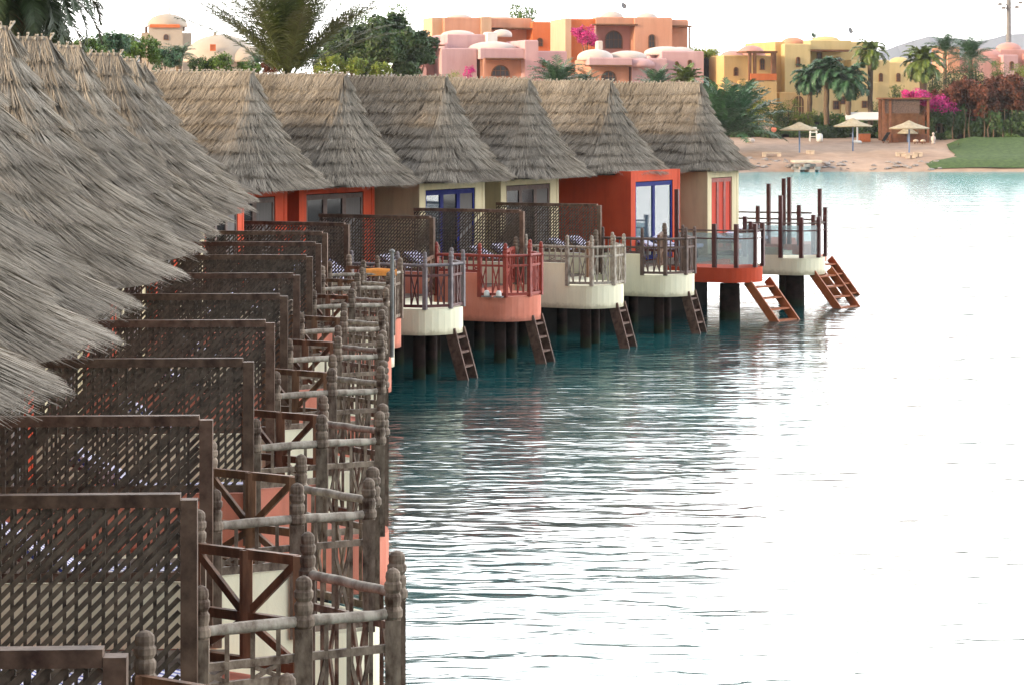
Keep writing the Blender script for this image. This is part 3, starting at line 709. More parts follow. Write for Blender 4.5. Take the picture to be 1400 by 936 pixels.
def tree(px, py, rpx, d, m, label, name='leafy_tree', n=5000, leaf=None, flat=1., grp='trees behind the chalets', seed=None, zg=None, cat='tree'):
    c = at(px, py, d); r = rpx*d/F; seed = seed or abs(int(px*7+py))+1
    zg = land(c.x, d) if zg is None else zg
    r_ = random.Random(seed); e = empty(name, (c.x, d, zg), 0, label, cat, grp); h = c.z-zg
    bl = [((0,0,h), r*.72, r*.72*flat)]
    for k in range(9):
        a = r_.uniform(0,6.28); q = r*r_.uniform(.45,.8)
        bl.append(((math.cos(a)*q, math.sin(a)*q*.8, h+r_.uniform(-.75,.6)*r*flat), r*r_.uniform(.28,.48), r*r_.uniform(.25,.42)*flat))
    if cat in ('shrub','bush','bougainvillea') or name == 'undergrowth':      # these are leafy down to the ground
        zz = h-r*.5
        while zz > r*.3 and (h-zz) < r*2.6 and m != 'magenta':
            for k in range(3): bl.append(((r_.uniform(-.5,.5)*r, r_.uniform(-.4,.4)*r, zz), r*.5, r*.5))
            zz -= r*.6
        n = int(n*1.6)
    link('crown', leaf_crown('crown', bl, n, leaf or max(.06, r*.06), seed, m), e)
    link('trunk', trunk_mb(max(h,.6), max(.06,r*.07), [(b[0],b[1]) for b in bl[1:6]], seed).mesh('trunk','trunk'), e)
    return e
def frond_arrays(base, az, el0, L, droop, nl, lw, ll, g):
    """curved rachis with leaflets on both sides; returns vertex quads"""
    pts = []; p = np.array(base, float); el = el0; n = 12
    for i in range(n+1):
        pts.append(p.copy()); dv = np.array([math.cos(az)*math.cos(el), math.sin(az)*math.cos(el), math.sin(el)]); p = p+dv*L/n; el -= droop/n*(.4+1.2*i/n)
    pts = np.array(pts); out = []; side = np.array([-math.sin(az), math.cos(az), 0])
    for i in range(n):                                # rachis ribbon
        w = lw*1.2*(1-i/n)+.006
        out.append([pts[i]-side*w, pts[i]+side*w, pts[i+1]+side*w*.8, pts[i+1]-side*w*.8])
    for k in range(nl):
        t = .12+.88*(k+.5)/nl; f = t*n; i = min(int(f), n-1); q = pts[i]+(pts[i+1]-pts[i])*(f-i); tg = pts[i+1]-pts[i]; tg /= np.linalg.norm(tg); up = np.cross(side, tg); up = up if up[2] > 0 else -up
        l = ll*math.sin(math.pi*min(1,.12+.85*t))**.7*g.uniform(.8,1.1)
        for s in (-1, 1):
            dv = side*s*.75+tg*.65+up*g.uniform(-.05,.45); dv /= np.linalg.norm(dv); tip = q+dv*l-np.array([0,0,l*.22]); mid = q+dv*l*.5
            wv = tg*lw*.9
            out.append([q-wv, q+wv, mid+wv*1.1, mid-wv*1.1]); out.append([mid-wv*1.1, mid+wv*1.1, tip+wv*.15, tip-wv*.15])
    return out
def palm(px, py, rpx, d, m, label, n=26, llf=.30, up=.2, droop=1.7, zg=None, grp='palm trees', trunk_r=.2, seed=None, nl=26, lw=None, h_skirt=False, name='palm_tree', elr=(.0,1.35)):
    c = at(px, py, d); L = rpx*d/F; seed = seed or abs(int(px*3+py))+1; g = np.random.default_rng(seed)
    zg = land(c.x, d) if zg is None else zg
    e = empty(name, (c.x, d, zg), 0, label, 'palm', grp); h = c.z-zg
    quads = []
    for k in range(n):
        az = 2.4*k+g.uniform(-.3,.3); el = elr[0]+(elr[1]-elr[0])*(k+.5)/n+g.uniform(-.12,.12)
        quads += frond_arrays((0,0,h), az, el, L*g.uniform(.85,1.1), droop*g.uniform(.7,1.15), nl, lw or L*.012, L*llf, g)
    V = np.array(quads).reshape(-1,3); Q = np.arange(len(quads))[:,None]*4+np.array([[0,1,2,3]])
    t = np.repeat(g.uniform(.65,1.35,(len(quads),1))*np.array([[1.05,1,.9]]),4,0); t = np.concatenate([t,np.ones((len(t),1))],1)
    link('crown', npmesh('crown', V, Q, t, m), e)
    pts = [(0,0,-.8)]; rr = [trunk_r*1.3]; k = 9
    for i in range(1, k+1): pts.append((.03*math.sin(i*1.3), .02*i/k, h*i/k)); rr.append(trunk_r*(1.0+.12*(i%2)) if i < k else trunk_r*1.5)
    link('trunk', MB().tube(pts, rr, 9).mesh('trunk','trunk'), e)
    return e

# ------------------------------------------------------------------ houses
class House:
    def __init__(s, x0, d, phi, label, name='house', cat='house', grp=None):
        s.x0 = x0; s.d = d; s.phi = R(phi); X = (x0-CX)*d/F; s.zg = land(X, d)
        s.e = empty(name, (X, d, s.zg), s.phi, label, cat, grp); s.X = X
    def lx(s, px, ly=0):         # photo x -> local x for a point ly metres back
        t = (px-CX)/F; c, n = math.cos(s.phi), math.sin(s.phi)
        # X + lx*c - ly*n = t*(d + lx*n + ly*c)
        return (t*(s.d+ly*c)-s.X+ly*n)/(c-t*n)
    def lz(s, py, lx=0, ly=0):
        dd = s.d+lx*math.sin(s.phi)+ly*math.cos(s.phi); return HC-(py-HY)*dd/F-s.zg
    def vol(s, x0, x1, yt, m, yb=None, ly=0, dep=8, name='wall', bev=.12, parent=None):
        a, b = s.lx(x0, ly), s.lx(x1, ly); zt = s.lz(yt, (a+b)/2, ly); zb = -1.5 if yb is None else s.lz(yb, (a+b)/2, ly)
        mb = MB(); e = bev
        mb.box((a, ly, zb), (b, ly+dep, zt-e))
        vs = [(a,ly,zt-e),(b,ly,zt-e),(b,ly+dep,zt-e),(a,ly+dep,zt-e),(a+e,ly+e,zt),(b-e,ly+e,zt),(b-e,ly+dep-e,zt),(a+e,ly+dep-e,zt)]
        mb.add(vs, [(4,5,6,7),(0,1,5,4),(1,2,6,5),(2,3,7,6),(3,0,4,7)])
        o = link(name, mb.mesh(name, m), parent or s.e); s.last = (a,b,ly,zt,dep); return o
    def dome(s, xc, ybase, rpx, ytop, ly, m='dome', parent=None, name='dome'):
        a = s.lx(xc, ly); z = s.lz(ybase, a, ly); r = rpx*s.d/F; h = s.lz(ytop, a, ly)-z
        pr = [(r*math.cos(t), h*math.sin(t)) for t in [i*math.pi/2/8 for i in range(9)]]; pr[-1] = (.02, h)
        pr = [(r, -.3)]+pr
        return link(name, MB().lathe((a, ly+r*.9, z), pr, 24).mesh(name, m), parent or s.e)
    def window(s, xc, yb, wpx, yt, ly, arch=True, frame='beam', glass='pane', name='window'):
        a = s.lx(xc, ly); w = wpx*s.d/F/2; z0 = s.lz(yb, a, ly); z1 = s.lz(yt, a, ly)
        def outl(w, z0, z1):
            if not arch: return [(-w,z0),(w,z0),(w,z1),(-w,z1)]
            sp = max(z0+.1, z1-w); rise = z1-sp; return [(-w,z0),(w,z0)]+[(w*math.cos(t), sp+rise*math.sin(t)) for t in [math.pi*i/10 for i in range(11)]]
        fr = MB(); o1 = outl(w, z0, z1); o2 = outl(w-.12, z0+.1, z1-.12); n = len(o1)
        vs = [(a+x, ly-.12, z) for x,z in o1]+[(a+x, ly-.12, z) for x,z in o2]+[(a+x, ly+.02, z) for x,z in o1]+[(a+x, ly-.03, z) for x,z in o2]
        fr.add(vs, [(i,(i+1)%n,n+(i+1)%n,n+i) for i in range(n)]+[((i+1)%n,i,2*n+i,2*n+(i+1)%n) for i in range(n)]+[(n+i,n+(i+1)%n,3*n+(i+1)%n,3*n+i) for i in range(n)])
        for k in (-1,0,1) if wpx > 14 else (0,): fr.box((a+k*w*.5-.03, ly-.09, z0+.1), (a+k*w*.5+.03, ly-.05, z1-.3*abs(k)-.12))
        fr.box((a-w+.1, ly-.088, (z0+z1)/2-.03), (a+w-.1, ly-.052, (z0+z1)/2+.03))
        f = link(name, fr.mesh(name, frame), s.e)
        p = MB(); p.add([(a+x, ly-.035, z) for x,z in o2], [tuple(range(n))]); link('pane', p.mesh('pane', glass), f); return f
    def post(s, xc, yb, yt, ly, m='beam', w=.18, name='post'):
        a = s.lx(xc, ly); return link(name, MB().box((a-w/2, ly-w/2, s.lz(yb,a,ly)), (a+w/2, ly+w/2, s.lz(yt,a,ly))).mesh(name, m), s.e)
    def slab(s, x0, x1, yt, yb, ly, dep, m='beam', name='canopy'):
        a, b = s.lx(x0, ly), s.lx(x1, ly); return link(name, MB().box((a, ly, s.lz(yb,(a+b)/2,ly)), (b, ly+dep, s.lz(yt,(a+b)/2,ly))).mesh(name, m), s.e)
    def dish(s, xc, yc, rpx, yb, ly, ang=.5):
        a = s.lx(xc, ly); z = s.lz(yc, a, ly); r = rpx*s.d/F; mb = MB()
        nrm = Vector((.35,-1,.45)).normalized(); u = nrm.cross(Vector((0,0,1))).normalized(); v = u.cross(nrm); c = Vector((a,ly,z)); vs = []
        for i, q in enumerate((.02,.35,.7,1)):
            for k in range(16): vs.append(c+(u*math.cos(k*math.pi/8)+v*math.sin(k*math.pi/8))*r*q-nrm*(.35*r*(1-q*q)))
        mb.add(vs, [(i*16+k, i*16+(k+1)%16, (i+1)*16+(k+1)%16, (i+1)*16+k) for i in range(3) for k in range(16)], True)
        mb.bar(c-nrm*.35*r, (a, ly+.1, s.lz(yb,a,ly)), .09); mb.bar(c-v*r*.9, c+nrm*r*.7, .05)
        link('satellite_dish', mb.mesh('satellite_dish','steel'), s.e)

# peach and orange house standing highest at the back left
h = House(594, 330, 16, 'peach flat roofed house with bright orange end wall behind the pink villa')
h.vol(608, 658, 24, 'hpeach', dep=9); h.vol(658, 672, 23, 'hpeach_sunlit', ly=-.3, dep=3); h.vol(672, 727, 25, 'hpeach', ly=.4, dep=8, yb=38, name='parapet'); h.vol(672, 727, 40.5, 'hpeach', ly=2.2, dep=6)
h.vol(728, 753, 30, 'horange', ly=-.6, dep=7); h.slab(690, 728, 38.2, 40, -.6, 1.5); h.window(738, 64, 9, 52, -.6, frame='beam'); h.dome(632, 24, 17, 19, 1); h.dome(688, 26, 20, 21.5, 1)
h.vol(591, 607, 24, 'hpeach_sunlit', ly=1, dep=5)
# pink villa in front of it
h = House(557, 300, 17, 'pink villa with low white domes, arched window and columned loggia at its left')
h.vol(557, 602, 50, 'hmauve', yb=62, dep=5, name='parapet'); h.vol(557, 566, 50.6, 'hmauve', ly=-.04, dep=5.1); h.vol(566, 600, 63, 'hpink', ly=2.5, dep=5); h.slab(564, 608, 61, 63, -.5, 2.8)
h.post(579, 96, 62, .2, 'hpink', .35, 'column'); h.window(600, 96, 7, 71, 2.4, frame='hgold'); h.vol(572, 583, 92, 'hpink', ly=-.2, dep=1, name='plinth')
h.vol(604, 652, 66, 'hmauve', ly=-1, dep=9); h.vol(612, 668, 47, 'hmauve', ly=4, dep=7); h.dome(632, 48, 24, 41, 5); h.vol(657, 717, 66, 'hmauve', ly=-2.4, dep=1.2, yb=81, name='parapet'); h.vol(657, 717, 67.3, 'hpeach', ly=-1, dep=8)
h.dome(682, 67, 34, 56, -1.5); h.slab(664, 716, 79.5, 81.5, -3.2, 2.0); h.post(662, 105, 80, -3, 'hpeach', .25, 'column'); h.window(684, 105, 27, 89, -1, frame='beam')
h.vol(718, 736, 55, 'hmauve', ly=-2.6, dep=8); h.vol(736, 775, 70, 'hmauve', ly=-2, dep=8); h.dome(690, 47, 14, 40, 6, 'dome'); h.window(674, 53, 5, 48, 3.9, arch=False, frame='dome'); h.window(744, 92, 6, 82, -2); h.window(584, 82, 5, 73, 2.4, arch=False)
h.vol(667, 680, 44, 'hwhite', ly=3, dep=2, yb=57, name='water_tank'); h.vol(569, 580, 48, 'hwhite', ly=2, dep=1, yb=51, name='roof_light')
# upper coral house on the right
h = House(775, 320, 12, 'large coral house with two arched windows and a roof dish, purple creeper at its corner')
h.vol(781, 815, 26, 'horange', dep=8); h.vol(773, 781, 25, 'hpeach_sunlit', ly=-.4, dep=8.4); h.vol(815, 868, 23.5, 'hpeach', ly=-.3, dep=2, yb=34, name='parapet'); h.vol(815, 868, 24.5, 'hpink', ly=1.6, dep=8)
h.slab(812, 872, 33, 35, -1, 2.2); h.vol(868, 919, 24, 'hpeach', ly=-.8, dep=9); h.vol(919, 941, 27, 'hpeach', ly=0, dep=2, yb=35, name='parapet'); h.vol(919, 940, 29, 'hpeach', ly=2, dep=6); h.slab(919, 947, 35, 37, -.4, 3); h.post(943, 66, 36, 0)
h.window(839, 67, 25, 42, 1.6); h.window(891, 66, 10, 47, -.8); h.dome(840, 24, 16, 15, 1, 'dome'); h.dome(888, 24, 14, 17, 1); h.post(814, 62, 34, -.8, 'hpink', .2); h.dish(853, 8, 4.6, 22, 1.5)
# lower villa with domes
h = House(806, 292, 12, 'low pink villa with four white domes in front of the coral house')
h.vol(806, 864, 79, 'hmauve', dep=2, yb=89.5, name='parapet'); h.vol(808, 860, 80.5, 'hpeach', ly=1.4, dep=8); h.slab(805, 864, 89, 91, -.5, 2); h.window(832, 112, 22, 97, 1.4)
h.dome(819, 79, 25, 67, 1); h.vol(864, 912, 80, 'hmauve', ly=1, dep=7); h.dome(864, 78, 27, 69, 2); h.vol(905, 962, 70, 'hmauve', ly=2, dep=7); h.dome(917, 72, 30, 63, 3); h.dome(935, 72, 20, 64, 4)
h.dome(879, 88, 22, 79, .2, 'hmauve'); h.window(888, 106, 6, 95, 1, frame='beam'); h.window(943, 92, 6, 82, 2, frame='beam'); h.window(925, 92, 5, 84, 2, frame='beam'); h.vol(818, 824, 56, 'dome', ly=5, dep=1.5, yb=68, name='chimney')
# yellow house
h = House(1058, 300, 18, 'yellow two storey house with brown balcony canopy and roof dish behind the beach palms')
h.vol(1073, 1108, 60, 'hyellow', ly=-.6, dep=9); h.vol(1060, 1073, 57, 'hgold', ly=.5, dep=9); h.vol(1108, 1164, 55, 'hyellow', ly=0, dep=2, yb=68, name='parapet'); h.vol(1108, 1190, 57, 'hyellow', ly=2.2, dep=8)  # left end block in gold: warm sunlight put into the wall colour
h.slab(1105, 1165, 68, 70.5, -.6, 3); h.window(1146, 90, 6, 78, 2.2, arch=False); h.vol(1164, 1216, 82, 'hyellow', ly=.4, dep=7); h.vol(1108, 1150, 88, 'hyellow', ly=-.3, dep=3); h.vol(1150, 1200, 112, 'hyellow', ly=-.5, dep=3)
h.vol(1066, 1108, 126, 'hgold', ly=-1.8, dep=2.5); h.window(1091.5, 162, 18, 130, -1.8, frame='hgold', glass='beam', name='doorway'); h.window(1143, 150, 9, 138, -.3, arch=False); h.window(1182, 148, 8, 138, -.5, arch=False)
h.dome(1136, 55, 19, 49, 3, 'hyellow'); h.dome(1090, 58, 16, 51, 4, 'hpeach'); h.dish(1163, 42, 4.6, 56, 2.5); h.window(1152, 143, 8, 132, -.5, arch=False); h.window(1091, 92, 6, 78, -.6); h.window(1120, 82, 8, 72, 2.2, arch=False); h.window(1204, 112, 6, 100, .4)
h = House(985, 292, 18, 'gold house with pink dome and open brown roof pergola, left of the yellow house')
h.vol(990, 1058, 76, 'hgold', ly=3, dep=7); h.dome(1034, 75, 20, 62, 3.6, 'hpink'); h.dome(1008, 78, 18, 69, 4, 'hpink'); h.window(1006, 104, 7, 92, 3); h.window(1042, 96, 8, 80, 3, frame='beam'); h.vol(1022, 1062, 110, 'hgold', ly=0, dep=4)
for xx in (1025, 1032, 1056, 1059): h.post(xx, 110, 72, .2 if xx != 1059 else 2.6, 'beam', .3)
h.slab(1021, 1063, 70, 72.5, 0, 3, 'beam', 'pergola_roof'); h.slab(1026, 1062, 101, 110, -.1, .12, 'horange', 'balustrade')
h = House(1215, 320, 15, 'sand coloured house showing between two tall palms'); h.vol(1214, 1262, 85, 'hyellow', dep=7); h.vol(1262, 1345, 100, 'hyellow', ly=1, dep=7); h.dome(1235, 85, 14, 78, 1, 'hyellow'); h.window(1228, 112, 6, 100, 0)
h = House(1300, 330, 15, 'pink house with stepped roofs below the mast at the right edge')
h.vol(1296, 1312, 64, 'hpeach', dep=5); h.vol(1332, 1378, 78, 'hpink', dep=8); h.dome(1356, 78, 30, 66, 1, 'hpink'); h.vol(1368, 1420, 68, 'hpink', ly=1.5, dep=8); h.dome(1386, 68, 18, 58, 2, 'hpink'); h.vol(1372, 1392, 75, 'hmauve', ly=-.8, dep=3); h.vol(1400, 1470, 74, 'hpink', ly=1, dep=6)
h.window(1383, 96, 6, 84, -.8)
# domed white building far left
h = House(195, 420, 8, 'white domed hall with an orange band and a thin finial, far behind the left roofs', 'domed_hall', 'hall')
h.vol(193, 262, 45, 'hall', ly=6, dep=9); h.vol(203, 250, 34, 'hall', ly=4, dep=10); h.vol(205, 246, 33.4, 'horange', ly=3.6, dep=1.5, yb=38, name='band'); h.dome(229, 34, 28, 18, 4, 'hall'); h.window(227, 55, 7, 47, 4, frame='beam'); h.window(251, 43, 4, 34, 5.9)
h.post(232, 20, 0, 7, 'metal', .22, 'finial'); h.window(200, 45, 4, 36, 5.9)
h = House(275, 400, 8, 'white building with a very wide low dome right of the domed hall', 'domed_hall', 'hall')
h.vol(268, 352, 80, 'hall', ly=3, dep=9); h.dome(303, 82, 52, 46, 2, 'hall'); h.dome(338, 82, 30, 62, 1.5, 'hall'); h.window(291, 70, 8, 61, 1.5, arch=False, frame='horange', glass='horange'); h.post(294, 50, 44, 6, 'hall', .5, 'finial')

# loggia lamp posts left of the pink villa: T shaped pergola
pg = House(545, 300, 0, 'slim brown T shaped pergola post standing left of the pink villa', 'pergola_post', 'pergola'); pg.post(549, 100, 62, 0, 'beam', .25); pg.slab(541, 557, 60.5, 62, -.5, 1.2, 'beam', 'beam'); pg.vol(544, 553, 92, 'hpink', ly=-.4, dep=.8, name='plinth')

# telecom mast
c = at(1379, 92, 345); e = empty('telecom_mast', (c.x, 345, land(c.x,345)), 0, 'tall grey mast with dark antenna arms rising at the right edge', 'mast')
zt = at(1379, -60, 345).z-land(c.x,345)
link('shaft', MB().tube([(0,0,-1),(0,0,zt)], [.42,.30], 12).mesh('shaft','steel'), e)
za = at(1379, 7, 345).z-land(c.x,345)
for k, (dx, dz) in enumerate(((-1.3,0),(1.5,.2),(-.8,-.5),(1.0,-.4))):
    link('antenna_arm', MB().bar((0,-.3*(k%2),za+dz),(dx,-.6,za+dz+.1),.12).box((dx-.25,-.8,za+dz-.1),(dx+.25,-.45,za+dz+.25)).mesh('antenna_arm','steel'), e)

# ------------------------------------------------------------------ beach furniture
def parasol(px, pyb, pyt, rpx, label, d=None):
    d = d or next(dd/10 for dd in range(2500, 2900) if at(px, pyb, dd/10).z <= land(at(px,pyb,dd/10).x, dd/10)+.02)
    b = at(px, pyb, d); zg = land(b.x, d); e = empty('beach_parasol', (b.x, d, zg), 0, label, 'parasol', 'straw parasols on the beach'); H_ = at(px, pyt, d).z-zg; r = rpx*d/F
    link('pole', MB().tube([(0,0,-.3),(0,0,H_-.15)], .085, 10).mesh('pole','blue_pole'), e)
    n = 20; mb = MB(); rr = random.Random(px)
    pr = [(.06,H_),(r*.35,H_-.32),(r*.7,H_-.58),(r,H_-.80)]; vs = []
    for q, (a_, z) in enumerate(pr):
        for k in range(n): vs.append((a_*math.cos(k*2*math.pi/n)*(1+rr.uniform(-.02,.02)), a_*math.sin(k*2*math.pi/n), z+rr.uniform(-.02,.02)))
    for k in range(n): vs.append((r*.96*math.cos(k*2*math.pi/n), r*.96*math.sin(k*2*math.pi/n), H_-.9))
    for k in range(n): vs.append((.06*math.cos(k*2*math.pi/n), .06*math.sin(k*2*math.pi/n), H_-.3))
    mb.add(vs, [(q*n+k,q*n+(k+1)%n,(q+1)*n+(k+1)%n,(q+1)*n+k) for q in range(5) for k in range(n)]); link('canopy', mb.mesh('canopy','straw'), e)
    return d
parasol(1093, 209, 167, 27, 'straw parasol on blue pole, leftmost on the beach')
parasol(1166, 207, 162, 27, 'straw parasol on blue pole below the white awning')
parasol(1243, 208, 165, 28, 'straw parasol on blue pole in front of the timber hut')
parasol(1241, 195, 172, 14, 'small straw parasol half hidden behind the one by the hut')
def ground_at(px, py, d0=2515):
    for dd in range(d0, 2900):
        p = at(px, py, dd/10)
        if p.z <= land(p.x, dd/10)+.02: return Vector((p.x, dd/10, land(p.x, dd/10)))
    p = at(px, py, 278); return Vector((p.x, 278, land(p.x, 278)))
# lifeguard chair
p = ground_at(1112, 193); e = empty('lifeguard_chair', p, 0, 'white high chair against the hedge, right of the leftmost parasol', 'chair')
for x in (-.4,.4):
    for y in (-.4,.4): link('leg', MB().bar((x,y,-.1),(x*.8,y*.8,1.2),.09).mesh('leg','white_lamp'), e)
link('seat', MB().box((-.4,-.4,.9),(.4,.4,1.0)).mesh('seat','white_lamp'), e); link('backrest', MB().box((-.4,.32,1.2),(.4,.4,1.5)).mesh('backrest','white_lamp'), e)
link('step', MB().box((-.4,-.42,.45),(.4,-.34,.52)).mesh('step','white_lamp'), e)
p = ground_at(1121, 194); e = empty('water_barrel', p, 0, 'small white round bin beside the white high chair', 'bin'); link('body', MB().lathe((0,0,0), [(.28,0),(.33,.3),(.3,.75),(.2,.8)], 14).mesh('body','white_lamp'), e); link('lid', MB().lathe((0,0,.8), [(.22,0),(.2,.06),(.04,.1)], 14).mesh('lid','white_lamp'), e)
# white sign post / shower
p = ground_at(1172, 196); e = empty('beach_shower', p, 0, 'white shower post on a round base right of the middle parasol', 'shower'); link('post', MB().tube([(0,0,0),(0,0,2.1),(0,-.25,2.2)], .09, 8).mesh('post','white_lamp'), e); link('base', MB().lathe((0,0,0), [(.5,0),(.5,.2),(.3,.3)], 14).mesh('base','white_lamp'), e)
# white awning
e = empty('awning', (at(1180,165,281).x, 281, land(at(1180,165,281).x,281)), 0, 'white flat awning on thin posts above the hedge, beside the timber hut', 'awning'); zg = e.location.z; za = at(1180,158,281).z-zg
def awn():
    mb = MB(); W_ = 2.0; n = 8
    top = [(-W_+2*W_*i/n, 0) for i in range(n+1)]
    for j in range(3): pass
    mb.prism([Vector((-W_-.05,-1.2,za-.45)),Vector((-W_+.15,.4,za+.35)),Vector((-W_+.15,1.0,za+.25)),Vector((-W_-.05,-1.15,za-.55))], (2*W_,0,0)); return mb
link('canopy', awn().mesh('canopy','white_lamp'), e)
for x in (-1.8,1.8): link('post', MB().bar((x,.5,0),(x,.5,za+.1),.08).mesh('post','metal'), e)
# red counter
p = ground_at(1182, 194); e = empty('beach_counter', p, 0, 'small orange brown wooden counter below the white awning', 'counter'); link('body', MB().box((-.6,-.3,0),(.6,.3,.85)).mesh('body','stair_wood'), e); link('top', MB().box((-.68,-.36,.853),(.68,.36,.9)).mesh('top','dark_wood'), e)
# red sign
p = ground_at(1058, 190); e = empty('round_sign', p, 0, 'small round red and white sign in front of the hedge', 'sign'); link('post', MB().bar((0,.05,0),(0,.05,.9),.06).mesh('post','metal'), e); link('disc', MB().prism([Vector((.3*math.cos(t*math.pi/8),0,1.0+.3*math.sin(t*math.pi/8))) for t in range(16)], (0,.04,0)).mesh('disc','pink'), e)
# timber hut
p = ground_at(1240, 196); X0 = at(1210,190,p.y).x; X1 = at(1271,190,p.y).x; e = empty('timber_hut', ((X0+X1)/2, p.y+1, land(p.x,p.y)), 0, 'open timber beach hut under magenta bougainvillea', 'hut'); w2 = (X1-X0)/2; hz = at(1240,136,p.y).z-land(p.x,p.y)
for x in (-w2, -w2+.7, w2):
    for y in (0, 3): link('post', MB().box((x-.12,y-.12,-.3),(x+.12,y+.12,hz)).mesh('post','hut_wood'), e)
link('roof', MB().box((-w2-.3,-.4,hz+.003),(w2+.3,3.4,hz+.18)).mesh('roof','beam'), e); link('back_wall', MB().box((-w2+.13,2.9,0),(w2-.13,3.1,hz-.02)).mesh('back_wall','beam'), e); link('front_panel', MB().box((-w2+.85,-.05,.05),(w2-.15,.05,1.0)).mesh('front_panel','hut_wood'), e)
link('blind', MB().box((-w2+.13,-.03,hz-1.5),(w2-.9,.03,hz-.02)).mesh('blind','dark_wood'), e)
# round stone pedestals and urn
for px, py, lb, sc_ in ((1276,197,'pale stone figure shaped urn standing right of the timber hut',1.0),):
    p = ground_at(px, py); e = empty('stone_urn', p, 0, lb, 'urn'); link('body', MB().lathe((0,0,0), [(.2,0),(.22,.12),(.12,.2),(.27,.5),(.24,.75),(.1,.85),(.09,.95)], 14).mesh('body','dome'), e); link('lid', MB().lathe((0,0,.95), [(.09,0),(.15,.1),(.12,.22),(.02,.3)], 14).mesh('lid','dome'), e)
for px, py, lb in ((1252,197,'small white lounger end in front of the hut, left one'),(1262,197,'small white lounger end in front of the hut, right one')):
    p = ground_at(px, py); e = empty('beach_stool', p, 0, lb.replace('lounger end','round stool'), 'stool', 'stools by the hut'); link('seat', MB().lathe((0,0,.25), [(.28,0),(.3,.1),(.2,.2),(.02,.25)], 12).mesh('seat','pale_stone'), e)
    for k in range(3): link('leg', MB().bar((.2*math.cos(k*2.1),.2*math.sin(k*2.1),0),(.15*math.cos(k*2.1),.15*math.sin(k*2.1),.26),.05).mesh('leg','beam'), e)
p = ground_at(1338, 197); e = empty('planter', p, 0, 'round pale stone planter beside the bougainvillea trunks', 'planter'); link('body', MB().lathe((0,0,0), [(.8,0),(.85,.5),(.9,.62),(.7,.64),(.68,.5)], 18).mesh('body','pale_stone'), e)
p = ground_at(1026, 196); e = empty('boulder', p, 0, 'white rounded boulder at the left end of the beach beside the thatch', 'boulder', None)
# loungers on the beach
def bench(px, py, w, lb):
    p = ground_at(px, py, 2525); e = empty('beach_bench', p, 0, lb, 'bench', 'low benches near the shore'); link('seat', MB().box((-w/2,-.3,.3),(w/2,.3,.4)).mesh('seat','pale_stone'), e)
    for x in (-w/2+.2, w/2-.2): link('leg', MB().box((x-.18,-.25,-.05),(x+.18,.25,.297)).mesh('leg','pale_stone'), e)
bench(1055, 214, 1.9, 'low pale stone bench near the shore, left of the block jetty'); bench(1108, 211, .8, 'short pale stone bench near the shore, above the block jetty'); bench(1231, 214, .9, 'low pale bench below the hut parasol, left one'); bench(1245, 216, 1.0, 'low pale bench below the hut parasol, middle one'); bench(1255, 214, .9, 'low pale bench below the hut parasol, right one')
# magenta chair
p = ground_at(1211, 196); e = empty('deck_chair', p, 0, 'magenta deck chair leaning by the left post of the timber hut', 'chair'); link('cloth', MB().bar((-.3,-.3,.25),(.35,.2,1.15),.5,.05).mesh('cloth','magenta'), e)
for k in (-1,1): link('leg', MB().bar((.3*k,-.2,0),(-.2*k,.2,.7),.05).mesh('leg','beam'), e)

def rock_mb(r, seed, sq=.6):
    g = random.Random(seed); mb = MB(); n = 9; rows = [(-.9,.35),(-.5,.8),(0,1),(.45,.8),(.8,.4)]
    vs = [Vector((math.cos(k*2*math.pi/n)*q*r*g.uniform(.75,1.2), math.sin(k*2*math.pi/n)*q*r*g.uniform(.75,1.2), z*r*sq+g.uniform(-.08,.08)*r)) for z, q in rows for k in range(n)]
    mb.add(vs, [(i*n+k,i*n+(k+1)%n,(i+1)*n+(k+1)%n,(i+1)*n+k) for i in range(4) for k in range(n)]+[tuple(4*n+k for k in range(n))]); return mb
link('stone', rock_mb(.45, 3, .8).mesh('stone','dome'), bpy.data.objects['boulder']).location.z = .25
# block jetty
p = at(1102, 233, 251.3); e = empty('block_jetty', (p.x, 250.6, 0), 0, 'small jetty of stacked dark stone blocks with a pale slab on top', 'jetty')
link('slab', MB().box((-1.35,-1.2,.93),(1.35,2.4,1.12)).mesh('slab','pale_stone'), e)
r_ = random.Random(2)
for k in range(11):
    x = -1.2+r_.uniform(0,2.4); z = .1+.27*(k%3); link('block', MB().box((-.3,-.3,-.15),(.3,.3,.15),Matrix.Rotation(r_.uniform(-.4,.4),4,'Z')).mesh('block','stone'), e).location = (-1.1+.5*(k%5)+r_.uniform(-.1,.1), -1.0+.5*(k//5), z+.0)
# shoreline stones (counted ones), one thing each
RM = [rock_mb(1, s_, .5).mesh('rock','stone') for s_ in (11,12,13)]; k = 0
for i in range(70):
    px = r_.uniform(1000, 1285); d = 251.2+r_.uniform(0,3.6) if px > 1075 else 251.3+r_.uniform(0,6)
    x = (px-CX)*d/F; o = link('shore_rock', RM[i%3]); o.location = (x, d, land(x,d)+.02); s_ = r_.uniform(.12,.38); o.scale = (s_*1.3,s_,s_); o.rotation_euler.z = r_.uniform(0,6)
    tag(o, 'small grey rock among those lying along the beach waterline', 'rock', 'rocks along the beach waterline')

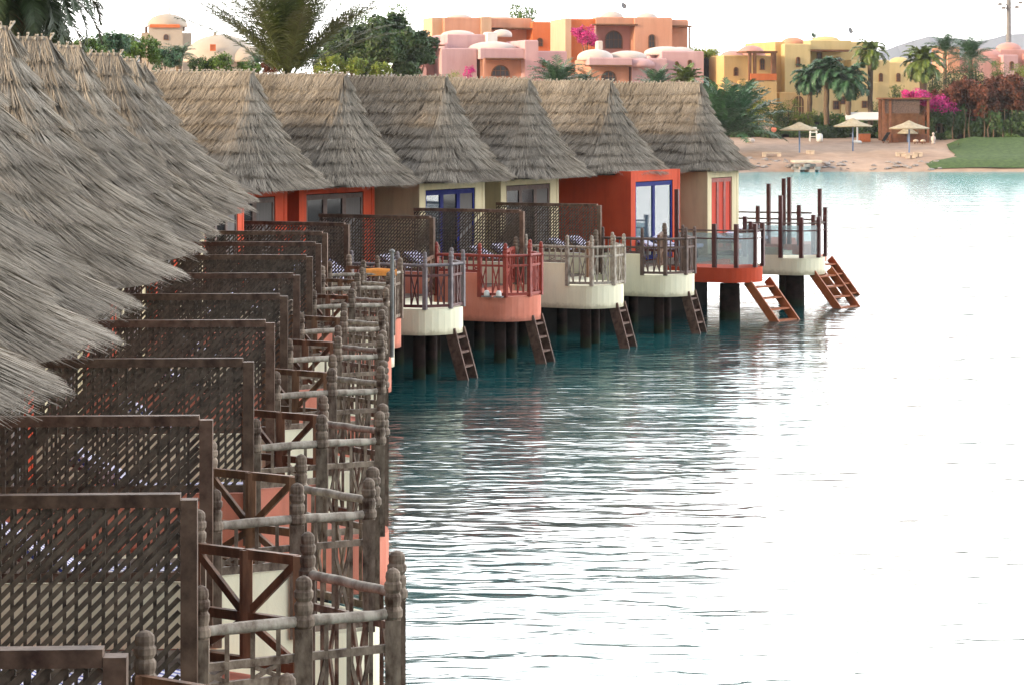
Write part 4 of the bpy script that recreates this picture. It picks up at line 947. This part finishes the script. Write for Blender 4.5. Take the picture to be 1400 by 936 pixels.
# hedge behind the beach: long clipped hedge and wild growth
def hedge(x0, x1, py0, py1, d, m, label, n, name='hedge', dep=1.6, sz=.16, bump=.3, cat='hedge', grp=None, thick=None):
    a = (x0-CX)*d/F; b = (x1-CX)*d/F; xm = (a+b)/2; zt = at(0, py0, d).z; zb = at(0, py1, d).z; zg = min(land(xm, d), zb)
    e = empty(name, (xm, d, zg), 0, label, cat, grp); bl = []; r_ = random.Random(int(x0+x1)); x = a; hh = (zt-zb)/2
    while x < b:
        bl.append(((x-xm, r_.uniform(-.3,.3), (zt+zb)/2-zg+r_.uniform(-.1,.1)*hh), min(hh*1.1, dep), hh*(1+r_.uniform(-bump,bump)*.4))); x += min(hh, dep)*.75
    link('foliage', leaf_crown('foliage', bl, n, sz, int(x0), m), e)
    link('stems', MB().box((a-xm+.3,-.25,-.4),(b-xm-.3,.35,(zb+zt)/2-zg)).mesh('stems','leaf_dark' if 'leaf_dark' in M else 'beam'), e)
    return e
hedge(1002, 1207, 173, 195, 279, 'leaf_dark', 'long clipped dark green hedge behind the beach', 34000, sz=.2)
for i, (px, py, r, m, lb, n) in enumerate([
  (1078,148,16,'leaf_light','bright green bush with yellow flowers left of the yellow house doorway'.replace('left of','at the foot of'),2500),
  (1035,152,22,'leaf_light','bush with yellow blossoms between feathery palm and gold house',3500),(1062,155,20,'leaf_dark','dark green bush right of the yellow blossoming bush',3000),(1015,160,20,'leaf_dark','dark low bush behind the last thatch roof',2500),
  (1104,163,14,'leaf_light','rounded lime green shrub at the arched doorway',2500),(1230,128,16,'leaf','green shrub behind the timber hut roof',2500),(1200,150,16,'leaf','green shrub between the yellow house and timber hut',2000),
  (1275,108,18,'leaf_dark','dark round shrub above the bougainvillea, leftmost',2800),(1305,105,20,'leaf_dark','dark round shrub above the bougainvillea, middle',2800),(1335,102,18,'leaf_dark','dark round shrub above the bougainvillea, right',2500),
  (1330,88,14,'leaf_blue','greyish bush in front of the pink house below the mast',1600),(1395,98,16,'leaf_light','olive green treetop at the right edge',2000),(1368,96,16,'leaf','green bush below the stepped pink house',2000)]):
    tree(px, py, r, 285-(i%3)*1.5 if px < 1260 else 290, m, lb, 'garden_shrub', n, grp='shrubs behind the beach', cat='shrub')
hedge(1083, 1212, 157, 178, 286, 'leaf', 'green planting strip above the clipped hedge at the foot of the yellow house', 9000, name='planting', sz=.22, bump=1.0)
hedge(1278, 1425, 150, 198, 276.8, 'leaf_dark', 'dense dark green thicket filling the space below the russet bushes', 42000, name='thicket', dep=1.2, sz=.24, bump=.6)
# bougainvillea
tree(1255,132,24,276,'magenta','bright magenta bougainvillea spilling over the timber hut roof','bougainvillea',4500,flat=.6,grp=None,cat='bougainvillea')
tree(1288,146,24,276.5,'magenta','smaller magenta bougainvillea mound right of the hut roof','bougainvillea',2000,flat=.7,grp=None,cat='bougainvillea')
for px, py, r, m, lb in ((1302,142,38,'leaf_red','russet bougainvillea bush right of the magenta one'),(1345,134,40,'leaf_red','large russet bougainvillea bush above tall bare trunks'),(1395,134,40,'leaf_red','russet bougainvillea bush cut by the right edge'),(1322,165,26,'leaf_dark','dark undergrowth below the russet bushes, left'),(1365,168,28,'leaf_dark','dark undergrowth below the russet bushes, right'),(1290,170,24,'leaf_dark','dark undergrowth beside the timber hut'),(1400,172,24,'leaf_dark','dark undergrowth at the right edge')):
    tree(px, py, r, 279 if 'dark under' not in lb else 282, m, lb, 'bougainvillea' if m == 'leaf_red' else 'undergrowth', 22000, leaf=.2, flat=.85, grp='overgrown bushes right of the hut', cat='bush')
for i, px in enumerate((1318,1326,1345,1352,1358,1372,1384,1303)):
    p = at(px, 196, 275.6); zg = land(p.x, 275.6); o = link('bare_trunk', MB().tube([(0,0,-.3),(r_.uniform(-.15,.15),0,1.2),(r_.uniform(-.3,.3),.3,2.3),(r_.uniform(-.5,.5),.8,3.4)], [.08,.07,.055,.03], 7).mesh('bare_trunk','trunk')); o.location = (p.x,275.6,zg)
    tag(o, 'thin pale bare trunk under the russet bougainvillea bushes', 'trunk', 'bare trunks under the bougainvillea')
for px, py, r, lb in ((1362,196,18,'low green shrub on the lawn edge by the bougainvillea'),(1310,206,7,'small round dark shrub alone on the lawn'),(1390,192,16,'low green shrub at the right edge of the lawn')):
    p = at(px, py, 266 if r < 10 else 272); tree(px, py, r, p.y, 'leaf', lb, 'garden_shrub', 1500, grp=None, cat='shrub', flat=.6)
hedge(930, 975, 38+27, 82, 300, 'leaf_light', 'pale green clipped growth right of the domed pink villa', 1500, sz=.2)

# palms
FP = dict(nl=22)
palm(1190, 72, 30, 283, 'frond', 'tallest fan palm with golden green fronds in front of the yellow house', n=26, droop=2.3, elr=(-.5,1.4), lw=.10, trunk_r=.28)
palm(1107, 108, 29, 284, 'frond_blue', 'dark fan palm, leftmost of the three in front of the yellow house', n=48, droop=2.0, elr=(-.5,1.4), lw=.085, trunk_r=.28)
palm(1130, 98, 31, 282, 'frond_blue', 'dark fan palm, middle of the three in front of the yellow house', n=48, droop=2.0, elr=(-.5,1.4), lw=.085, trunk_r=.3)
palm(1160, 110, 35, 281, 'frond_blue', 'dark fan palm, rightmost of the three, with the widest crown', n=52, droop=2.0, elr=(-.5,1.4), lw=.085, trunk_r=.3)
palm(1262, 86, 36, 284, 'frond', 'wide green fan palm above the timber hut', n=40, droop=2.0, elr=(-.5,1.4), lw=.11, trunk_r=.4)
palm(1292, 72, 34, 305, 'frond_blue', 'feathery date palm behind the wide fan palm', n=30, droop=1.3, elr=(.1,1.4))
palm(1327, 82, 40, 302, 'frond_blue', 'feathery date palm left of the stepped pink house', n=34, droop=1.2, elr=(.05,1.4))
palm(995, 186, 90, 262, 'frond_blue', 'big feathery blue green date palm right of the last thatched roofs', n=60, droop=.9, elr=(.25,1.45), llf=.2, nl=34)
palm(1018, 135, 34, 282, 'frond_blue', 'smaller date palm between the big one and the gold house', n=30, droop=1.4, elr=(.1,1.4))
palm(938, 112, 30, 270, 'frond', 'bright green fan palm in front of the low pink villa', n=26, droop=1.2, elr=(.1,1.4), lw=.10)
palm(898, 122, 36, 262, 'frond_blue', 'spiky blue green palm left of the bright fan palm', n=30, droop=.9, elr=(.15,1.4))
palm(762, 120, 50, 255, 'frond_blue', 'bushy blue green palm between the two pink villas', n=44, droop=1.4, elr=(.1,1.45))
palm(800, 122, 34, 258, 'frond_blue', 'smaller blue green palm left of the low villa arch', n=30, droop=1.3, elr=(.1,1.4))
palm(975, 78, 16, 380, 'frond_blue', 'distant palm top above the pale growth, left of the gold house', n=20, droop=1.2); palm(1113, 52, 12, 390, 'frond_blue', 'distant palm top behind the yellow house roof', n=18, droop=1.0)
palm(393, 112, 175, 96, 'frond_olive', 'large feathery date palm with yellow frond bases behind the thatch ridge', n=56, droop=.62, elr=(.66,1.5), nl=64, lw=.024, llf=.15, trunk_r=.3)
palm(352, 88, 26, 210, 'frond_blue', 'small grey green palm left of the large date palm', n=22, droop=1.5); palm(432, 84, 30, 200, 'frond_blue', 'small grey green palm right of the large date palm', n=26, droop=1.5)
palm(20, -34, 150, 62, 'frond_dark', 'dark date palm crown cut by the top left corner', n=95, droop=1.7, elr=(-.6,1.3), nl=80, lw=.024, llf=.2, trunk_r=.3)
palm(-60, 0, 120, 70, 'frond_dark', 'dark date palm at the left edge, mostly outside the photo', n=40, droop=1.7, elr=(-.4,1.3), nl=50, lw=.03, trunk_r=.3)
palm(245, 80, 30, 190, 'frond_blue', 'blue green palm below the white domed hall', n=30, droop=1.5)

# trees behind the chalets
for px, py, r, d, m, lb, n in (
  (520,62,52,190,'leaf_dark','big dark green tree left of the pink villa',16000),(480,62,40,195,'leaf_dark','dark green tree between the large date palm and the biggest tree',12000),(566,72,30,192,'leaf_dark','dark tree at the edge of the pink villa',9000),
  (500,22,22,200,'leaf','small light treetop rising above the dark trees, left',1800),(540,20,22,200,'leaf','small light treetop rising above the dark trees, right',1800),(468,30,20,205,'leaf_red','brownish thin treetop above the dark trees',1200),
  (455,90,22,150,'leaf_light','yellow green bush behind the thatch ridge right of the large palm',2500),(485,92,18,150,'leaf_light','yellow green bush below the dark trees',2200),(520,95,14,150,'leaf_light','low yellow green bush left of the pink villa posts',1500),
  (150,62,28,120,'leaf_blue','blue green tree behind the left thatch ridges',4000),(192,66,26,125,'leaf','green bush behind the left thatch ridges, below the hall band',3500),(115,70,26,110,'leaf','green bush behind the thatch ridges under the dark palm',3500),(60,72,40,95,'leaf_dark','dark bush under the dark palm at top left',6000),(0,60,40,90,'leaf_dark','dark bush at the left edge behind the thatch',5000),
  (225,80,22,150,'leaf_blue','blue green bush below the domed hall window',3000),(300,88,22,140,'leaf','green bush in front of the wide white dome, right',2600),(272,92,20,140,'leaf_dark','dark green bush in front of the wide white dome, left',2600),(340,96,16,140,'leaf','green bush at the foot of the wide dome',1500),(372,92,14,130,'leaf_red','rust coloured bush beside the large palm foot',1200),
  (700,34,1,340,'leaf','x',10),(716,22,26,370,'leaf','round leafy tree behind the peach house roof',2600),(757,45,12,345,'leaf_dark','small dark tree right of the orange end wall',1200),(668,14,8,345,'leaf','tiny treetop above the peach house',400),
  (640,98,10,288,'magenta','magenta bougainvillea by the pink villa arch window',1500),(803,50,20,316,'magenta','dark magenta creeper climbing the coral house corner',3500),(620,104,14,280,'leaf_light','light green bush in front of the pink villa',1200),(955,72,14,330,'leaf_light','pale tree top right of the lower villa',1200)):
    if lb == 'x': continue
    if d < 200: n = int(n*2.2); r *= 1.12
    tree(px, py, r, d, m, lb, 'leafy_tree' if m != 'magenta' else 'bougainvillea', n, grp='trees behind the chalets' if m != 'magenta' else None, flat=.85 if m != 'magenta' else 1.0, cat='tree' if m != 'magenta' else 'bougainvillea')

# ------------------------------------------------------------------ haze
HAZE = True
if HAZE:
    hz = MB().box((-5300,-50,-3),(5300,5800,175)); o = link('haze', hz.mesh('haze', None)); tag(o, 'thin pale air over the lagoon', None, kind='stuff')
    m = bpy.data.materials.new('haze_air'); m.use_nodes = True; nt = m.node_tree; nt.nodes.clear(); out = N(nt,'ShaderNodeOutputMaterial'); pv = N(nt,'ShaderNodeVolumePrincipled')
    pv.inputs['Color'].default_value = (.9,.93,.97,1); pv.inputs['Density'].default_value = .00007; pv.inputs['Anisotropy'].default_value = .2
    nt.links.new(pv.outputs[0], out.inputs['Volume']); o.data.materials.append(m)

# ------------------------------------------------------------------ light, sky, camera
VEIL = 2.9; SUN_EL = 17; SUN_TO = Vector((-.86,-.42,0)).normalized()       # low sun from the left, a little behind the camera
az = math.atan2(SUN_TO.x, SUN_TO.y)
wd = bpy.data.worlds.new('World'); S.world = wd; wd.use_nodes = True; nt = wd.node_tree; bg = nt.nodes['Background']
sky = nt.nodes.new('ShaderNodeTexSky'); sky.sky_type = 'NISHITA'; sky.sun_disc = False; sky.sun_elevation = R(SUN_EL); sky.sun_rotation = az
sky.dust_density = 4.0; sky.air_density = 1.0; sky.ozone_density = 1.0
L = nt.links.new
# thin bright cloud veil, strongest over the open lagoon ahead and to the right
tc = N(nt,'ShaderNodeTexCoord'); sx_ = N(nt,'ShaderNodeSeparateXYZ'); L(tc.outputs['Generated'], sx_.inputs[0])
el = N(nt,'ShaderNodeMapRange', interpolation_type='SMOOTHSTEP'); el.inputs[1].default_value = .3; el.inputs[2].default_value = .9; el.inputs[3].default_value = 1; el.inputs[4].default_value = .16; L(sx_.outputs[2], el.inputs[0])
dt = N(nt,'ShaderNodeVectorMath', operation='DOT_PRODUCT'); dt.inputs[1].default_value = Vector((.55,.83,0)).normalized(); L(tc.outputs['Generated'], dt.inputs[0])
az_ = N(nt,'ShaderNodeMapRange', interpolation_type='SMOOTHSTEP'); az_.inputs[1].default_value = -.5; az_.inputs[2].default_value = .75; az_.inputs[3].default_value = .05; az_.inputs[4].default_value = 1; L(dt.outputs['Value'], az_.inputs[0])
ml = N(nt,'ShaderNodeMath', operation='MULTIPLY'); L(el.outputs[0], ml.inputs[0]); L(az_.outputs[0], ml.inputs[1])
cn = N(nt,'ShaderNodeTexNoise', Scale=2.2, Detail=5.0); mpc = N(nt,'ShaderNodeMapping'); mpc.inputs['Scale'].default_value = (1,1,4); L(tc.outputs['Generated'], mpc.inputs[0]); L(mpc.outputs[0], cn.inputs['Vector'])
cr_ = N(nt,'ShaderNodeMapRange'); cr_.inputs[1].default_value = .3; cr_.inputs[2].default_value = .7; cr_.inputs[3].default_value = .8; cr_.inputs[4].default_value = 1.1; L(cn.outputs[0], cr_.inputs[0])
m2_ = N(nt,'ShaderNodeMath', operation='MULTIPLY'); L(ml.outputs[0], m2_.inputs[0]); L(cr_.outputs[0], m2_.inputs[1])
vc = N(nt,'ShaderNodeVectorMath', operation='SCALE'); vc.inputs[0].default_value = (1.0,.985,.965); vs_ = N(nt,'ShaderNodeMath', operation='MULTIPLY'); vs_.inputs[1].default_value = VEIL/.15; L(m2_.outputs[0], vs_.inputs[0]); L(vs_.outputs[0], vc.inputs['Scale'])
ad_ = N(nt,'ShaderNodeVectorMath', operation='ADD'); sk_ = N(nt,'ShaderNodeVectorMath', operation='SCALE'); sk_.inputs['Scale'].default_value = .6; L(sky.outputs[0], sk_.inputs[0]); L(sk_.outputs[0], ad_.inputs[0]); L(vc.outputs[0], ad_.inputs[1])
L(ad_.outputs[0], bg.inputs[0]); bg.inputs[1].default_value = .15
sd = bpy.data.lights.new('Sun', 'SUN'); sd.energy = 2.0; sd.angle = R(2.5); sd.color = (1,.78,.55)
so = bpy.data.objects.new('Sun', sd); COL.objects.link(so)
dirv = Vector((SUN_TO.x*math.cos(R(SUN_EL)), SUN_TO.y*math.cos(R(SUN_EL)), math.sin(R(SUN_EL)))); so.rotation_euler = dirv.to_track_quat('Z','Y').to_euler()
cd = bpy.data.cameras.new('Camera'); cam = bpy.data.objects.new('Camera', cd); COL.objects.link(cam); S.camera = cam
cam.location = (0,0,HC); cam.rotation_euler = (R(90),0,0); cd.sensor_width = 36; cd.lens = 36*F/1400; cd.shift_y = -(468-HY)/1400; cd.clip_start = .5; cd.clip_end = 12000
S.view_settings.view_transform = 'Standard'; S.view_settings.look = 'None'; S.view_settings.gamma = 1; S.view_settings.exposure = 1.15; S.view_settings.use_curve_mapping = False
S.render.engine = 'CYCLES'; S.cycles.max_bounces = 6; S.cycles.transparent_max_bounces = 12; S.cycles.volume_bounces = 0; S.cycles.caustics_reflective = False; S.cycles.caustics_refractive = False
S.cycles.use_denoising = True
